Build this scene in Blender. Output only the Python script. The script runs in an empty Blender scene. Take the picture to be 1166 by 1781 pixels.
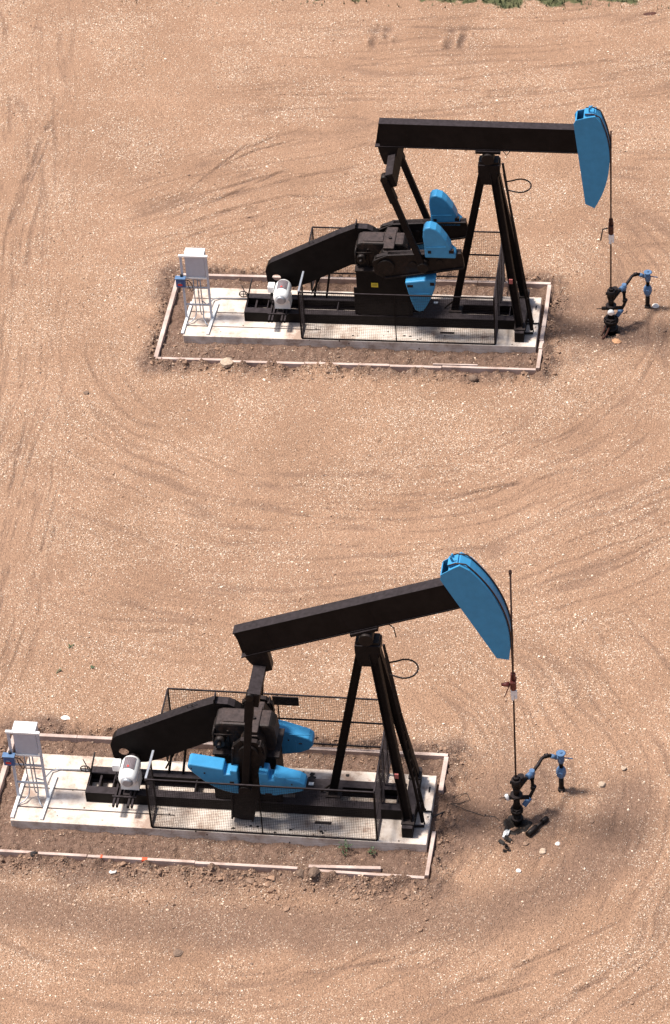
import bpy, math, random
import numpy as np
from mathutils import Vector, Matrix

random.seed(7)
RNG = np.random.default_rng(11)
scene = bpy.context.scene
COL = scene.collection

# ------------------------------------------------------------------ camera
TH, CAMH, ROLL = 0.713459, 56.15135, -0.0733784
cam_data = bpy.data.cameras.new("camera")
cam = bpy.data.objects.new("camera", cam_data)
COL.objects.link(cam)
cam_data.sensor_fit = 'VERTICAL'
cam_data.sensor_height = 24.0
cam_data.lens = 5636.78 / 1781 * 24.0
cam_data.clip_start = 1.0
cam_data.clip_end = 5000.0
_rx = Vector((1, 0, 0)); _up = Vector((0, math.sin(TH), math.cos(TH))); _f = Vector((0, math.cos(TH), -math.sin(TH)))
_r = _rx * math.cos(ROLL) + _up * math.sin(ROLL)
_u = _up * math.cos(ROLL) - _rx * math.sin(ROLL)
_m = Matrix((( _r.x, _u.x, -_f.x, 0), (_r.y, _u.y, -_f.y, -CAMH / math.tan(TH)), (_r.z, _u.z, -_f.z, CAMH), (0, 0, 0, 1)))
cam.matrix_world = _m
scene.camera = cam

# ------------------------------------------------------------------ light
SUN_EL = math.radians(66.0)
SHADOW_AZ = math.radians(-12.0)            # direction in which shadows fall
sdir = Vector((-math.cos(SHADOW_AZ) * math.cos(SUN_EL), -math.sin(SHADOW_AZ) * math.cos(SUN_EL), math.sin(SUN_EL)))
world = bpy.data.worlds.new("World"); scene.world = world; world.use_nodes = True
wn = world.node_tree.nodes; wl = world.node_tree.links
sky = wn.new("ShaderNodeTexSky"); sky.sky_type = 'NISHITA'; sky.sun_disc = False
sky.sun_elevation = SUN_EL
sky.sun_rotation = math.atan2(sdir.x, sdir.y)
sky.air_density = 1.0; sky.dust_density = 3.5; sky.ozone_density = 0.8
bg = wn["Background"]; bg.inputs[1].default_value = 0.1
wl.new(sky.outputs[0], bg.inputs[0])
sd = bpy.data.lights.new("sun", 'SUN'); sd.energy = 4.6; sd.angle = math.radians(9.0); sd.color = (1.0, 0.955, 0.89)
sun = bpy.data.objects.new("sun", sd); COL.objects.link(sun)
sun.rotation_euler = sdir.to_track_quat('Z', 'Y').to_euler()
scene.view_settings.view_transform = 'Standard'
scene.view_settings.look = 'None'
scene.view_settings.gamma = 1.0
scene.view_settings.exposure = 0.5

# ------------------------------------------------------------------ materials
def mat(name, col, rough=0.6, metal=0.0, var=0.12, scale=6.0, col2=None, bump=0.0, bscale=40.0, spec=0.5, streak=1.0, thr=(0.35, 0.75), lit_top=None):
    m = bpy.data.materials.new(name); m.use_nodes = True
    n = m.node_tree.nodes; l = m.node_tree.links; b = n["Principled BSDF"]
    b.inputs['Roughness'].default_value = rough; b.inputs['Metallic'].default_value = metal
    b.inputs['Specular IOR Level'].default_value = spec
    tc = n.new("ShaderNodeTexCoord"); mp = n.new("ShaderNodeMapping"); mp.inputs['Scale'].default_value = (1, 1, streak)
    l.new(tc.outputs['Object'], mp.inputs[0])
    nz = n.new("ShaderNodeTexNoise"); nz.inputs['Scale'].default_value = scale; nz.inputs['Detail'].default_value = 6; nz.inputs['Roughness'].default_value = 0.65
    l.new(mp.outputs[0], nz.inputs['Vector'])
    cr = n.new("ShaderNodeValToRGB"); cr.color_ramp.elements[0].position = thr[0]; cr.color_ramp.elements[1].position = thr[1]
    c2 = col2 if col2 else tuple(min(1, c * (1 + 2 * var)) for c in col)
    cr.color_ramp.elements[0].color = (*[c * (1 - (0 if col2 else var)) for c in col], 1)
    cr.color_ramp.elements[1].color = (*c2, 1)
    l.new(nz.outputs['Fac'], cr.inputs[0]); l.new(cr.outputs[0], b.inputs['Base Color'])
    if lit_top:  # paler colour on up-facing faces: light on the tops painted in
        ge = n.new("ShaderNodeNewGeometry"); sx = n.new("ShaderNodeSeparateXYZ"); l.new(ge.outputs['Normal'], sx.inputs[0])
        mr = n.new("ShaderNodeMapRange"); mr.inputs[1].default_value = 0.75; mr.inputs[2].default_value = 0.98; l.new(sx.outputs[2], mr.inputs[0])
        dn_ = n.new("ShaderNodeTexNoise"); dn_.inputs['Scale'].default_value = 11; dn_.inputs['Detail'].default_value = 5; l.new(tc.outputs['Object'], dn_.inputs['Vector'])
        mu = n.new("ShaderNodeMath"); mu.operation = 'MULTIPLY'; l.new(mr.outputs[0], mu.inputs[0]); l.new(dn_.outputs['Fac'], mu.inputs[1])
        mx = n.new("ShaderNodeMix"); mx.data_type = 'RGBA'; mx.inputs[7].default_value = (*lit_top, 1); l.new(mu.outputs[0], mx.inputs[0]); l.new(cr.outputs[0], mx.inputs[6])
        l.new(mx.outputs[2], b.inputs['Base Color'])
    if bump:
        n2 = n.new("ShaderNodeTexNoise"); n2.inputs['Scale'].default_value = bscale; n2.inputs['Detail'].default_value = 4
        l.new(tc.outputs['Object'], n2.inputs['Vector'])
        bp = n.new("ShaderNodeBump"); bp.inputs['Strength'].default_value = bump; bp.inputs['Distance'].default_value = 0.02
        l.new(n2.outputs['Fac'], bp.inputs['Height']); l.new(bp.outputs[0], b.inputs['Normal'])
    return m

M = {}
M['black'] = mat('black_paint', (0.0100, 0.0078, 0.0072), 0.55, 0, 0.25, 3.0, spec=0.07, bump=0.05, lit_top=(0.060, 0.048, 0.052))
M['greasy'] = mat('greasy_black_paint', (0.0085, 0.0065, 0.006), 0.45, 0, 0.3, 7.0, col2=(0.034, 0.022, 0.018), bump=0.25, bscale=30, spec=0.14, thr=(0.5, 0.9), lit_top=(0.05, 0.038, 0.036))
M['gearcase'] = mat('worn_black_casting', (0.013, 0.0105, 0.0098), 0.5, 0, 0.3, 4.0, col2=(0.085, 0.050, 0.036), bump=0.3, bscale=25, thr=(0.5, 0.88), spec=0.14, lit_top=(0.095, 0.07, 0.066))
M['blue'] = mat('blue_paint', (0.041, 0.232, 0.440), 0.48, 0, 0.06, 5.0, bump=0.03, spec=0.25)
M['pipeblue'] = mat('faded_blue_pipe_paint', (0.060, 0.130, 0.25), 0.5, 0, 0.2, 9.0, col2=(0.13, 0.20, 0.32), spec=0.3)
M['boxblue'] = mat('blue_switch_box_paint', (0.03, 0.085, 0.24), 0.5)
M['white'] = mat('white_enamel', (0.76, 0.76, 0.75), 0.45, 0, 0.04)
M['shaded_white'] = mat('shaded_white_enamel', (0.43, 0.45, 0.51), 0.5, 0, 0.06)  # white rack enamel darkened; the cabinet front's shade is put into the colour
M['galv'] = mat('galvanised_steel', (0.36, 0.37, 0.40), 0.42, 0.5, 0.12)
M['finpanel'] = mat('dark_motor_grille', (0.16, 0.13, 0.14), 0.6)
M['rust'] = mat('rusty_steel', (0.07, 0.022, 0.012), 0.7, 0.2, 0.3, 14)
M['rod'] = mat('oily_rod_steel', (0.04, 0.017, 0.011), 0.5, 0.4, 0.2)
M['red'] = mat('red_paint', (0.12, 0.020, 0.014), 0.5, 0, 0.25, 12)
M['redtag'] = mat('faded_red_sign', (0.32, 0.085, 0.08), 0.55)
M['redprint'] = mat('red_print', (0.60, 0.04, 0.03), 0.5)
M['orange'] = mat('orange_marking_paint', (0.70, 0.09, 0.03), 0.7)
M['yellow'] = mat('yellow_sign', (0.72, 0.56, 0.035), 0.5, 0, 0.03)
M['print'] = mat('dark_print', (0.10, 0.075, 0.02), 0.6)
M['rubber'] = mat('black_cable_rubber', (0.018, 0.014, 0.013), 0.6)
M['oil'] = mat('oil_soaked_soil', (0.014, 0.010, 0.008), 0.6, 0, 0.3, 12, bump=0.9, bscale=28, spec=0.25)
M['brass'] = mat('worn_olive_line', (0.10, 0.07, 0.03), 0.5, 0.3)
M['rock'] = mat('pale_field_stone', (0.40, 0.30, 0.22), 0.85, 0, 0.2, 9, bump=0.5, bscale=20)
M['whiterock'] = mat('white_stone', (0.74, 0.68, 0.62), 0.8, 0, 0.08, 9, bump=0.3, bscale=20)
M['tanrock'] = mat('orange_tan_stone', (0.52, 0.27, 0.14), 0.8, 0, 0.1, 9, bump=0.3, bscale=20)
M['clodrock'] = mat('dried_mud_lump', (0.16, 0.105, 0.075), 0.95, 0, 0.25, 12, bump=0.8, bscale=25)
M['weed'] = mat('weed_leaf', (0.045, 0.080, 0.030), 0.6, 0, 0.3, 20)
M['grass'] = mat('meadow_grass', (0.045, 0.068, 0.026), 0.7, 0, 0.3, 2.0, col2=(0.13, 0.12, 0.06))

def wood_mat():
    m = mat('weathered_plank', (0.30, 0.205, 0.165), 0.85, 0, 0.2, 1.6, col2=(0.60, 0.475, 0.42), bump=0.4, bscale=30, thr=(0.3, 0.7))
    return m
M['wood'] = wood_mat()

def concrete_mat(name, tone):
    m = bpy.data.materials.new(name); m.use_nodes = True
    n = m.node_tree.nodes; l = m.node_tree.links; b = n["Principled BSDF"]; b.inputs['Roughness'].default_value = 0.88
    b.inputs['Specular IOR Level'].default_value = 0.25
    tc = n.new("ShaderNodeTexCoord")
    a = n.new("ShaderNodeTexNoise"); a.inputs['Scale'].default_value = 1.7; a.inputs['Detail'].default_value = 7; a.inputs['Roughness'].default_value = 0.7
    l.new(tc.outputs['Object'], a.inputs['Vector'])
    r = n.new("ShaderNodeValToRGB")
    r.color_ramp.elements[0].position = 0.36; r.color_ramp.elements[0].color = (0.33 * tone, 0.235 * tone, 0.185 * tone, 1)
    r.color_ramp.elements[1].position = 0.60; r.color_ramp.elements[1].color = (0.66 * tone, 0.575 * tone, 0.51 * tone, 1)
    e = r.color_ramp.elements.new(0.47); e.color = (0.53 * tone, 0.435 * tone, 0.365 * tone, 1)
    l.new(a.outputs['Fac'], r.inputs[0])
    s = n.new("ShaderNodeTexNoise"); s.inputs['Scale'].default_value = 5.0; s.inputs['Detail'].default_value = 8; s.inputs['Roughness'].default_value = 0.75
    l.new(tc.outputs['Object'], s.inputs['Vector'])
    r2 = n.new("ShaderNodeValToRGB"); r2.color_ramp.elements[0].position = 0.58; r2.color_ramp.elements[1].position = 0.68
    r2.color_ramp.elements[0].color = (0, 0, 0, 1); r2.color_ramp.elements[1].color = (0.7, 0.7, 0.7, 1)
    l.new(s.outputs['Fac'], r2.inputs[0])
    mx = n.new("ShaderNodeMix"); mx.data_type = 'RGBA'; mx.inputs[7].default_value = (0.27, 0.15, 0.10, 1)
    l.new(r2.outputs[0], mx.inputs[0]); l.new(r.outputs[0], mx.inputs[6])
    # small oil drips
    v = n.new("ShaderNodeTexVoronoi"); v.inputs['Scale'].default_value = 3.2; l.new(tc.outputs['Object'], v.inputs['Vector'])
    cmp_ = n.new("ShaderNodeMath"); cmp_.operation = 'LESS_THAN'; cmp_.inputs[1].default_value = 0.075; l.new(v.outputs['Distance'], cmp_.inputs[0])
    mx2 = n.new("ShaderNodeMix"); mx2.data_type = 'RGBA'; mx2.inputs[7].default_value = (0.05, 0.03, 0.022, 1)
    l.new(cmp_.outputs[0], mx2.inputs[0]); l.new(mx.outputs[2], mx2.inputs[6])
    l.new(mx2.outputs[2], b.inputs['Base Color'])
    g = n.new("ShaderNodeTexNoise"); g.inputs['Scale'].default_value = 60; g.inputs['Detail'].default_value = 5; l.new(tc.outputs['Object'], g.inputs['Vector'])
    bp = n.new("ShaderNodeBump"); bp.inputs['Strength'].default_value = 0.35; bp.inputs['Distance'].default_value = 0.01
    l.new(g.outputs['Fac'], bp.inputs['Height']); l.new(bp.outputs[0], b.inputs['Normal'])
    return m
M['conc'] = concrete_mat('stained_concrete', 1.0)

# ------------------------------------------------------------------ ground material
def ground_mat():
    m = bpy.data.materials.new('gravelly_earth'); m.use_nodes = True
    n = m.node_tree.nodes; l = m.node_tree.links; b = n["Principled BSDF"]; b.inputs['Roughness'].default_value = 0.9
    b.inputs['Specular IOR Level'].default_value = 0.2
    tc = n.new("ShaderNodeTexCoord")
    def noise(sc, det=5, rg=0.6):
        x = n.new("ShaderNodeTexNoise"); x.inputs['Scale'].default_value = sc; x.inputs['Detail'].default_value = det; x.inputs['Roughness'].default_value = rg
        l.new(tc.outputs['Object'], x.inputs['Vector']); return x
    def ramp(src, stops):
        r = n.new("ShaderNodeValToRGB"); els = r.color_ramp.elements
        els[0].position, els[0].color = stops[0][0], (*stops[0][1], 1)
        els[1].position, els[1].color = stops[-1][0], (*stops[-1][1], 1)
        for p, c in stops[1:-1]:
            e = els.new(p); e.color = (*c, 1)
        l.new(src, r.inputs[0]); return r
    def mix(fac, a, bb, mode='MIX'):
        x = n.new("ShaderNodeMix"); x.data_type = 'RGBA'; x.blend_type = mode
        if isinstance(fac, float): x.inputs[0].default_value = fac
        else: l.new(fac, x.inputs[0])
        for i, s in ((6, a), (7, bb)):
            if isinstance(s, tuple): x.inputs[i].default_value = (*s, 1)
            else: l.new(s, x.inputs[i])
        return x.outputs[2]
    base = ramp(noise(0.28, 6, 0.6).outputs['Fac'], [(0.3, (0.266, 0.157, 0.101)), (0.7, (0.332, 0.201, 0.132))])
    grain = ramp(noise(30, 6, 0.75).outputs['Fac'], [(0.32, (0.42, 0.39, 0.35)), (0.46, (0.92, 0.92, 0.91)), (0.66, (1.45, 1.45, 1.42))])
    col = mix(1.0, base.outputs[0], grain.outputs[0], 'MULTIPLY')
    at = n.new("ShaderNodeAttribute"); at.attribute_name = 'dirt'
    dirtc = ramp(noise(9, 6, 0.7).outputs['Fac'], [(0.3, (0.085, 0.050, 0.036)), (0.52, (0.150, 0.092, 0.067)), (0.75, (0.23, 0.148, 0.111))])
    col = mix(at.outputs['Fac'], col, dirtc.outputs[0])
    # pebbles, two sizes
    dens0 = noise(0.55, 5, 0.7); sa = n.new('ShaderNodeAttribute'); sa.attribute_name = 'stony'
    dens = n.new('ShaderNodeMath'); dens.operation = 'ADD'; l.new(dens0.outputs['Fac'], dens.inputs[0]); l.new(sa.outputs['Fac'], dens.inputs[1])
    for sc, rad, lo in ((36, 0.42, 0.68), (24, 0.36, 0.85), (14, 0.24, 0.955)):
        v = n.new("ShaderNodeTexVoronoi"); v.inputs['Scale'].default_value = sc; l.new(tc.outputs['Object'], v.inputs['Vector'])
        sep = n.new("ShaderNodeSeparateColor"); l.new(v.outputs['Color'], sep.inputs[0])
        a = n.new("ShaderNodeMath"); a.operation = 'LESS_THAN'; a.inputs[1].default_value = rad; l.new(v.outputs['Distance'], a.inputs[0])
        dm = n.new("ShaderNodeMath"); dm.operation = 'MULTIPLY_ADD'; dm.inputs[1].default_value = 0.62; dm.inputs[2].default_value = -0.31; l.new(dens.outputs[0], dm.inputs[0])
        ad = n.new("ShaderNodeMath"); ad.operation = 'ADD'; l.new(sep.outputs[0], ad.inputs[0]); l.new(dm.outputs[0], ad.inputs[1])
        g = n.new("ShaderNodeMath"); g.operation = 'GREATER_THAN'; g.inputs[1].default_value = lo; l.new(ad.outputs[0], g.inputs[0])
        mm = n.new("ShaderNodeMath"); mm.operation = 'MULTIPLY'; l.new(a.outputs[0], mm.inputs[0]); l.new(g.outputs[0], mm.inputs[1])
        inv = n.new("ShaderNodeMath"); inv.operation = 'MULTIPLY_ADD'; inv.inputs[1].default_value = -0.72; inv.inputs[2].default_value = 1.0; l.new(at.outputs['Fac'], inv.inputs[0])
        mm2 = n.new("ShaderNodeMath"); mm2.operation = 'MULTIPLY'; l.new(mm.outputs[0], mm2.inputs[0]); l.new(inv.outputs[0], mm2.inputs[1])
        pc = ramp(sep.outputs[1], [(0.0, (0.13, 0.08, 0.055)), (0.2, (0.26, 0.16, 0.10)), (0.45, (0.44, 0.29, 0.20)), (0.72, (0.56, 0.41, 0.29)), (1.0, (0.80, 0.72, 0.62))])
        col = mix(mm2.outputs[0], col, pc.outputs[0])
    gz = n.new("ShaderNodeAttribute"); gz.attribute_name = 'green'
    gc = ramp(noise(3, 6, 0.7).outputs['Fac'], [(0.3, (0.035, 0.05, 0.018)), (0.7, (0.15, 0.14, 0.07))])
    col = mix(gz.outputs['Fac'], col, gc.outputs[0])
    l.new(col, b.inputs['Base Color'])
    # relief
    v2 = n.new("ShaderNodeTexVoronoi"); v2.inputs['Scale'].default_value = 24; l.new(tc.outputs['Object'], v2.inputs['Vector'])
    mr = n.new("ShaderNodeMapRange"); mr.inputs[1].default_value = 0.0; mr.inputs[2].default_value = 0.6; mr.inputs[3].default_value = 1; mr.inputs[4].default_value = 0; l.new(v2.outputs['Distance'], mr.inputs[0])
    b1 = n.new("ShaderNodeBump"); b1.inputs['Strength'].default_value = 0.9; b1.inputs['Distance'].default_value = 0.022; l.new(mr.outputs[0], b1.inputs['Height'])
    b2 = n.new("ShaderNodeBump"); b2.inputs['Strength'].default_value = 0.8; b2.inputs['Distance'].default_value = 0.03; l.new(noise(14, 6, 0.75).outputs['Fac'], b2.inputs['Height']); l.new(b1.outputs[0], b2.inputs['Normal'])
    l.new(b2.outputs[0], b.inputs['Normal'])
    return m

def stone_mat():
    m = bpy.data.materials.new('loose_stones'); m.use_nodes = True
    n = m.node_tree.nodes; l = m.node_tree.links; b = n["Principled BSDF"]; b.inputs['Roughness'].default_value = 0.75
    at = n.new("ShaderNodeAttribute"); at.attribute_name = 'tint'
    r = n.new("ShaderNodeValToRGB"); e = r.color_ramp.elements
    e[0].position = 0; e[0].color = (0.16, 0.10, 0.07, 1); e[1].position = 1; e[1].color = (0.80, 0.72, 0.61, 1)
    for p, c in ((0.25, (0.32, 0.19, 0.12)), (0.5, (0.46, 0.31, 0.21)), (0.75, (0.64, 0.49, 0.37))):
        x = e.new(p); x.color = (*c, 1)
    l.new(at.outputs['Fac'], r.inputs[0]); l.new(r.outputs[0], b.inputs['Base Color'])
    return m

# ------------------------------------------------------------------ mesh builder
class MB:
    def __init__(s): s.v = []; s.f = []; s.sm = []; s.pc = []
    def pieces(s):
        e = s.pc + [(len(s.v), len(s.f))]
        return [(e[i][0], e[i + 1][0], e[i][1], e[i + 1][1]) for i in range(len(s.pc))]
    def add(s, vs, fs, smooth=False):
        s.pc.append((len(s.v), len(s.f))); o = len(s.v); s.v += [tuple(p) for p in vs]; s.f += [tuple(i + o for i in f) for f in fs]; s.sm += [smooth] * len(fs); return s
    def box(s, x0, x1, y0, y1, z0, z1):
        vs = [(x, y, z) for z in (z0, z1) for y in (y0, y1) for x in (x0, x1)]
        return s.add(vs, [(0, 2, 3, 1), (4, 5, 7, 6), (0, 1, 5, 4), (2, 6, 7, 3), (0, 4, 6, 2), (1, 3, 7, 5)])
    def bar(s, a, b, w, h, up=(0, 0, 1), w2=None, h2=None):
        a = Vector(a); b = Vector(b); d = (b - a).normalized(); u = Vector(up)
        sx = d.cross(u)
        if sx.length < 1e-4: sx = d.cross(Vector((0, 1, 0)))
        sx.normalize(); u = sx.cross(d).normalized()
        w2 = w if w2 is None else w2; h2 = h if h2 is None else h2
        vs = []
        for p, ww, hh in ((a, w, h), (b, w2, h2)):
            for i, j in ((-1, -1), (1, -1), (1, 1), (-1, 1)): vs.append(p + sx * ww * .5 * i + u * hh * .5 * j)
        return s.add(vs, [(3, 2, 1, 0), (4, 5, 6, 7), (0, 1, 5, 4), (1, 2, 6, 5), (2, 3, 7, 6), (3, 0, 4, 7)])
    def tube(s, pts, r, n=8, closed=False, caps=True):
        pts = [Vector(p) for p in pts]; N = len(pts); rs = r if isinstance(r, (list, tuple)) else [r] * N
        prev = None; vs = []
        for i, p in enumerate(pts):
            if closed: t = (pts[(i + 1) % N] - pts[i - 1]).normalized()
            elif i == 0: t = (pts[1] - p).normalized()
            elif i == N - 1: t = (p - pts[-2]).normalized()
            else: t = ((pts[i + 1] - p).normalized() + (p - pts[i - 1]).normalized()).normalized()
            if prev is None:
                a = t.cross(Vector((0, 0, 1)))
                if a.length < 0.05: a = t.cross(Vector((0, 1, 0)))
            else: a = prev - t * prev.dot(t)
            a.normalize(); prev = a; b = t.cross(a)
            for k in range(n):
                q = 2 * math.pi * k / n; vs.append(p + (a * math.cos(q) + b * math.sin(q)) * rs[i])
        fs = []
        for i in range(N if closed else N - 1):
            j = (i + 1) % N
            for k in range(n): fs.append((i * n + k, i * n + (k + 1) % n, j * n + (k + 1) % n, j * n + k))
        s.add(vs, fs, True)
        if caps and not closed:
            o = len(s.v) - len(vs)
            s.f.append(tuple(o + k for k in reversed(range(n)))); s.sm.append(False)
            s.f.append(tuple(o + (N - 1) * n + k for k in range(n))); s.sm.append(False)
        return s
    def prism(s, poly, y0, y1, holes=None):
        """polygon in (x,z) extruded along y"""
        n = len(poly); vs = [(x, y0, z) for x, z in poly] + [(x, y1, z) for x, z in poly]
        ar = sum(poly[i][0] * poly[(i + 1) % n][1] - poly[(i + 1) % n][0] * poly[i][1] for i in range(n))
        fs = [(i, (i + 1) % n, n + (i + 1) % n, n + i) for i in range(n)]
        fs += [tuple(range(n)), tuple(reversed(range(n, 2 * n)))]
        if ar > 0: pass
        else: fs = [tuple(reversed(f)) for f in fs]
        fs = [tuple(reversed(f)) for f in fs[:n]] + fs[n:]
        return s.add(vs, fs)
    def prism_z(s, poly, z0, z1):
        n = len(poly); vs = [(x, y, z0) for x, y in poly] + [(x, y, z1) for x, y in poly]
        fs = [(i, (i + 1) % n, n + (i + 1) % n, n + i) for i in range(n)] + [tuple(reversed(range(n))), tuple(range(n, 2 * n))]
        return s.add(vs, fs)
    def ibeam(s, x0, x1, yc, w, z0, z1, tf=0.03, tw=0.02):
        s.box(x0, x1, yc - w / 2, yc + w / 2, z0, z0 + tf); s.box(x0, x1, yc - w / 2, yc + w / 2, z1 - tf, z1)
        return s.box(x0 + .002, x1 - .002, yc - tw / 2, yc + tw / 2, z0 + tf, z1 - tf)
    def xf(s, fn): s.v = [tuple(fn(p)) for p in s.v]; return s
    def build(s, name, m, parent=None, org=(0, 0, 0), bevel=0.0, seg=2):
        me = bpy.data.meshes.new(name)
        me.from_pydata([(p[0] - org[0], p[1] - org[1], p[2] - org[2]) for p in s.v], [], s.f)
        me.polygons.foreach_set('use_smooth', s.sm); me.materials.append(m)
        import bmesh
        bm = bmesh.new(); bm.from_mesh(me); bmesh.ops.recalc_face_normals(bm, faces=bm.faces); bm.to_mesh(me); bm.free()
        me.update()
        o = bpy.data.objects.new(name, me); COL.objects.link(o)
        if parent: o.parent = parent
        if bevel:
            bv = o.modifiers.new('bevel', 'BEVEL'); bv.width = bevel; bv.segments = seg; bv.limit_method = 'ANGLE'; bv.angle_limit = math.radians(40)
        return o

def each(mb, name, m, parent=None, org=(0, 0, 0), bevel=0.0):
    out = []
    for (v0, v1, f0, f1) in mb.pieces():
        q = MB(); q.v = mb.v[v0:v1]; q.f = [tuple(i - v0 for i in f) for f in mb.f[f0:f1]]; q.sm = mb.sm[f0:f1]
        out.append(q.build(name, m, parent, org, bevel))
    return out

def tag(o, label=None, cat=None, group=None, kind=None):
    if label: o['label'] = label
    if cat: o['category'] = cat
    if group: o['group'] = group
    if kind: o['kind'] = kind
    return o

FR = {'T': (-3.94735, 7.82114, -0.1707104), 'B': (-8.26968, -10.64004, -0.180058)}
def W(u, x, y, z=0.0):
    a, b, t = FR[u]; return (a + x * math.cos(t) - y * math.sin(t), b + x * math.sin(t) + y * math.cos(t), z)
def thing(name, u, org, label, cat, group=None):
    o = bpy.data.objects.new(name, None); COL.objects.link(o); o.empty_display_size = 0.3
    o.location = W(u, *org); o.rotation_euler = (0, 0, FR[u][2])
    return tag(o, label, cat, group)

# ------------------------------------------------------------------ noise in numpy
def vnoise(x, y, seed=0):
    """smooth value noise, period 1 lattice"""
    rng = np.random.default_rng(seed); T = rng.random((256, 256)).astype(np.float32)
    xi = np.floor(x).astype(np.int64); yi = np.floor(y).astype(np.int64); fx = (x - xi).astype(np.float32); fy = (y - yi).astype(np.float32)
    fx = fx * fx * (3 - 2 * fx); fy = fy * fy * (3 - 2 * fy)
    a = T[xi & 255, yi & 255]; b = T[(xi + 1) & 255, yi & 255]; c = T[xi & 255, (yi + 1) & 255]; d = T[(xi + 1) & 255, (yi + 1) & 255]
    return (a + (b - a) * fx) * (1 - fy) + (c + (d - c) * fx) * fy - 0.5
def fbm(x, y, seed, octs=4, g=0.5):
    s = 0; a = 1
    for i in range(octs): s = s + a * vnoise(x * 2 ** i + 17.3 * i, y * 2 ** i - 9.1 * i, seed + i); a *= g
    return s
def seg_dist(x, y, pts):
    best = np.full(x.shape, 1e9, np.float32); tt = np.zeros_like(best); L = 0
    tot = sum(math.dist(pts[i], pts[i + 1]) for i in range(len(pts) - 1))
    for i in range(len(pts) - 1):
        ax, ay = pts[i]; bx, by = pts[i + 1]; dx, dy = bx - ax, by - ay; q = dx * dx + dy * dy
        t = np.clip(((x - ax) * dx + (y - ay) * dy) / q, 0, 1); d = np.hypot(x - ax - t * dx, y - ay - t * dy)
        k = d < best; best = np.where(k, d, best); tt = np.where(k, (L + t * math.sqrt(q)) / tot, tt); L += math.sqrt(q)
    return best, tt
def sstep(a, b, x):
    t = np.clip((x - a) / (b - a), 0, 1); return t * t * (3 - 2 * t)
def local(u, X, Y):
    a, b, t = FR[u]; dx = X - a; dy = Y - b
    return dx * math.cos(t) + dy * math.sin(t), -dx * math.sin(t) + dy * math.cos(t)

RUTS = [  # smooth wheel marks, world metres: (points, half width, depth)
 ([(-9.21, 13.0), (-8.68, 15.88), (-8.05, 18.87), (-7.36, 20.69)], 0.13, 0.045),
 ([(-9.09, 13.13), (-8.35, 16.74), (-7.7, 19.46)], 0.10, 0.03),
 ([(-8.88, -0.61), (-8.65, 1.93), (-8.19, 5.58)], 0.05, 0.03), ([(-8.61, -0.65), (-8.36, 1.66), (-7.86, 5.03)], 0.05, 0.03),
 ([(-8.1, -2.6), (-7.7, -0.2), (-7.3, 2.2)], 0.05, 0.025), ([(-7.6, -1.2), (-7.35, 0.8)], 0.045, 0.025), ([(-9.0, -4.6), (-8.7, -2.0), (-8.5, -0.4)], 0.05, 0.03),
 ([(-4.9, 13.9), (-3.3, 14.9), (-1.6, 15.6), (0.2, 16.0)], 0.05, 0.03), ([(-4.2, 12.6), (-2.6, 13.4), (-0.9, 13.8)], 0.05, 0.03), ([(-3.0, 16.1), (-1.6, 17.1), (0.2, 17.6)], 0.05, 0.03),
 ([(2.2, -18.0), (4.1, -17.3), (6.0, -16.4), (7.2, -15.6)], 0.05, 0.03), ([(-1.5, 0.1), (0.4, -0.3), (2.6, -0.6)], 0.05, 0.03),
 ([(-4.66, 13.54), (-3.14, 14.58), (-1.57, 15.12), (0.35, 15.63), (1.73, 15.45)], 0.07, 0.045),
 ([(-4.44, 13.13), (-2.81, 13.95), (-0.73, 14.57), (1.32, 14.16)], 0.07, 0.045),
 ([(-5.55, 14.59), (-3.65, 15.24), (-1.85, 17.44), (-0.26, 17.7)], 0.05, 0.03),
 ([(-2.4, 16.89), (-1.14, 17.66), (0.47, 18.23)], 0.06, 0.035),
 ([(-4.18, 13.83), (-2.09, 15.04), (-0.32, 16.17), (1.08, 16.29)], 0.06, 0.04),
 ([(-0.22, 23.38), (2.37, 23.54), (5.1, 23.07), (7.98, 22.54)], 0.09, 0.03),
 ([(7.58, 20.34), (9.41, 20.58), (11.45, 20.15)], 0.08, 0.03), ([(0.56, 20.29), (4.13, 19.82), (6.55, 18.86)], 0.06, 0.025),
 ([(0.6, 0.65), (3.34, 0.34), (4.9, 0.63), (6.46, 0.93), (8.06, 1.47)], 0.06, 0.035),
 ([(0.87, 0.03), (2.39, -0.02), (4.12, 0.49), (5.82, 0.65)], 0.05, 0.03),
 ([(-4.3, 1.44), (-2.47, 0.52), (-0.36, -0.18), (1.75, -0.53)], 0.07, 0.03),
 ([(-3.89, -1.85), (-1.8, -2.41), (0.12, -2.73)], 0.07, 0.03),
 ([(0.69, -17.1), (2.69, -16.44), (4.74, -15.61), (6.56, -14.73)], 0.07, 0.04),
 ([(1.71, -17.37), (3.31, -16.84), (5.2, -16.17)], 0.06, 0.04), ([(5.02, -17.85), (5.84, -17.42), (6.77, -16.84)], 0.06, 0.045),
 ([(-2.78, -16.0), (-1.07, -15.91), (0.79, -15.66), (2.56, -14.87)], 0.07, 0.045),
 ([(2.44, 23.19), (2.33, 22.5), (2.36, 21.86)], 0.13, 0.07), ([(2.80, 23.2), (2.66, 22.4), (2.6, 21.9)], 0.11, 0.06),
 ([(4.93, 22.9), (4.72, 22.2), (4.62, 21.5)], 0.12, 0.06), ([(5.30, 22.95), (5.1, 22.2), (4.98, 21.5)], 0.11, 0.06)]
SPOTS = [(2.4, 23.3, .22), (2.8, 23.3, .2), (4.85, 23.0, .2), (5.25, 23.05, .18)]

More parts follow.
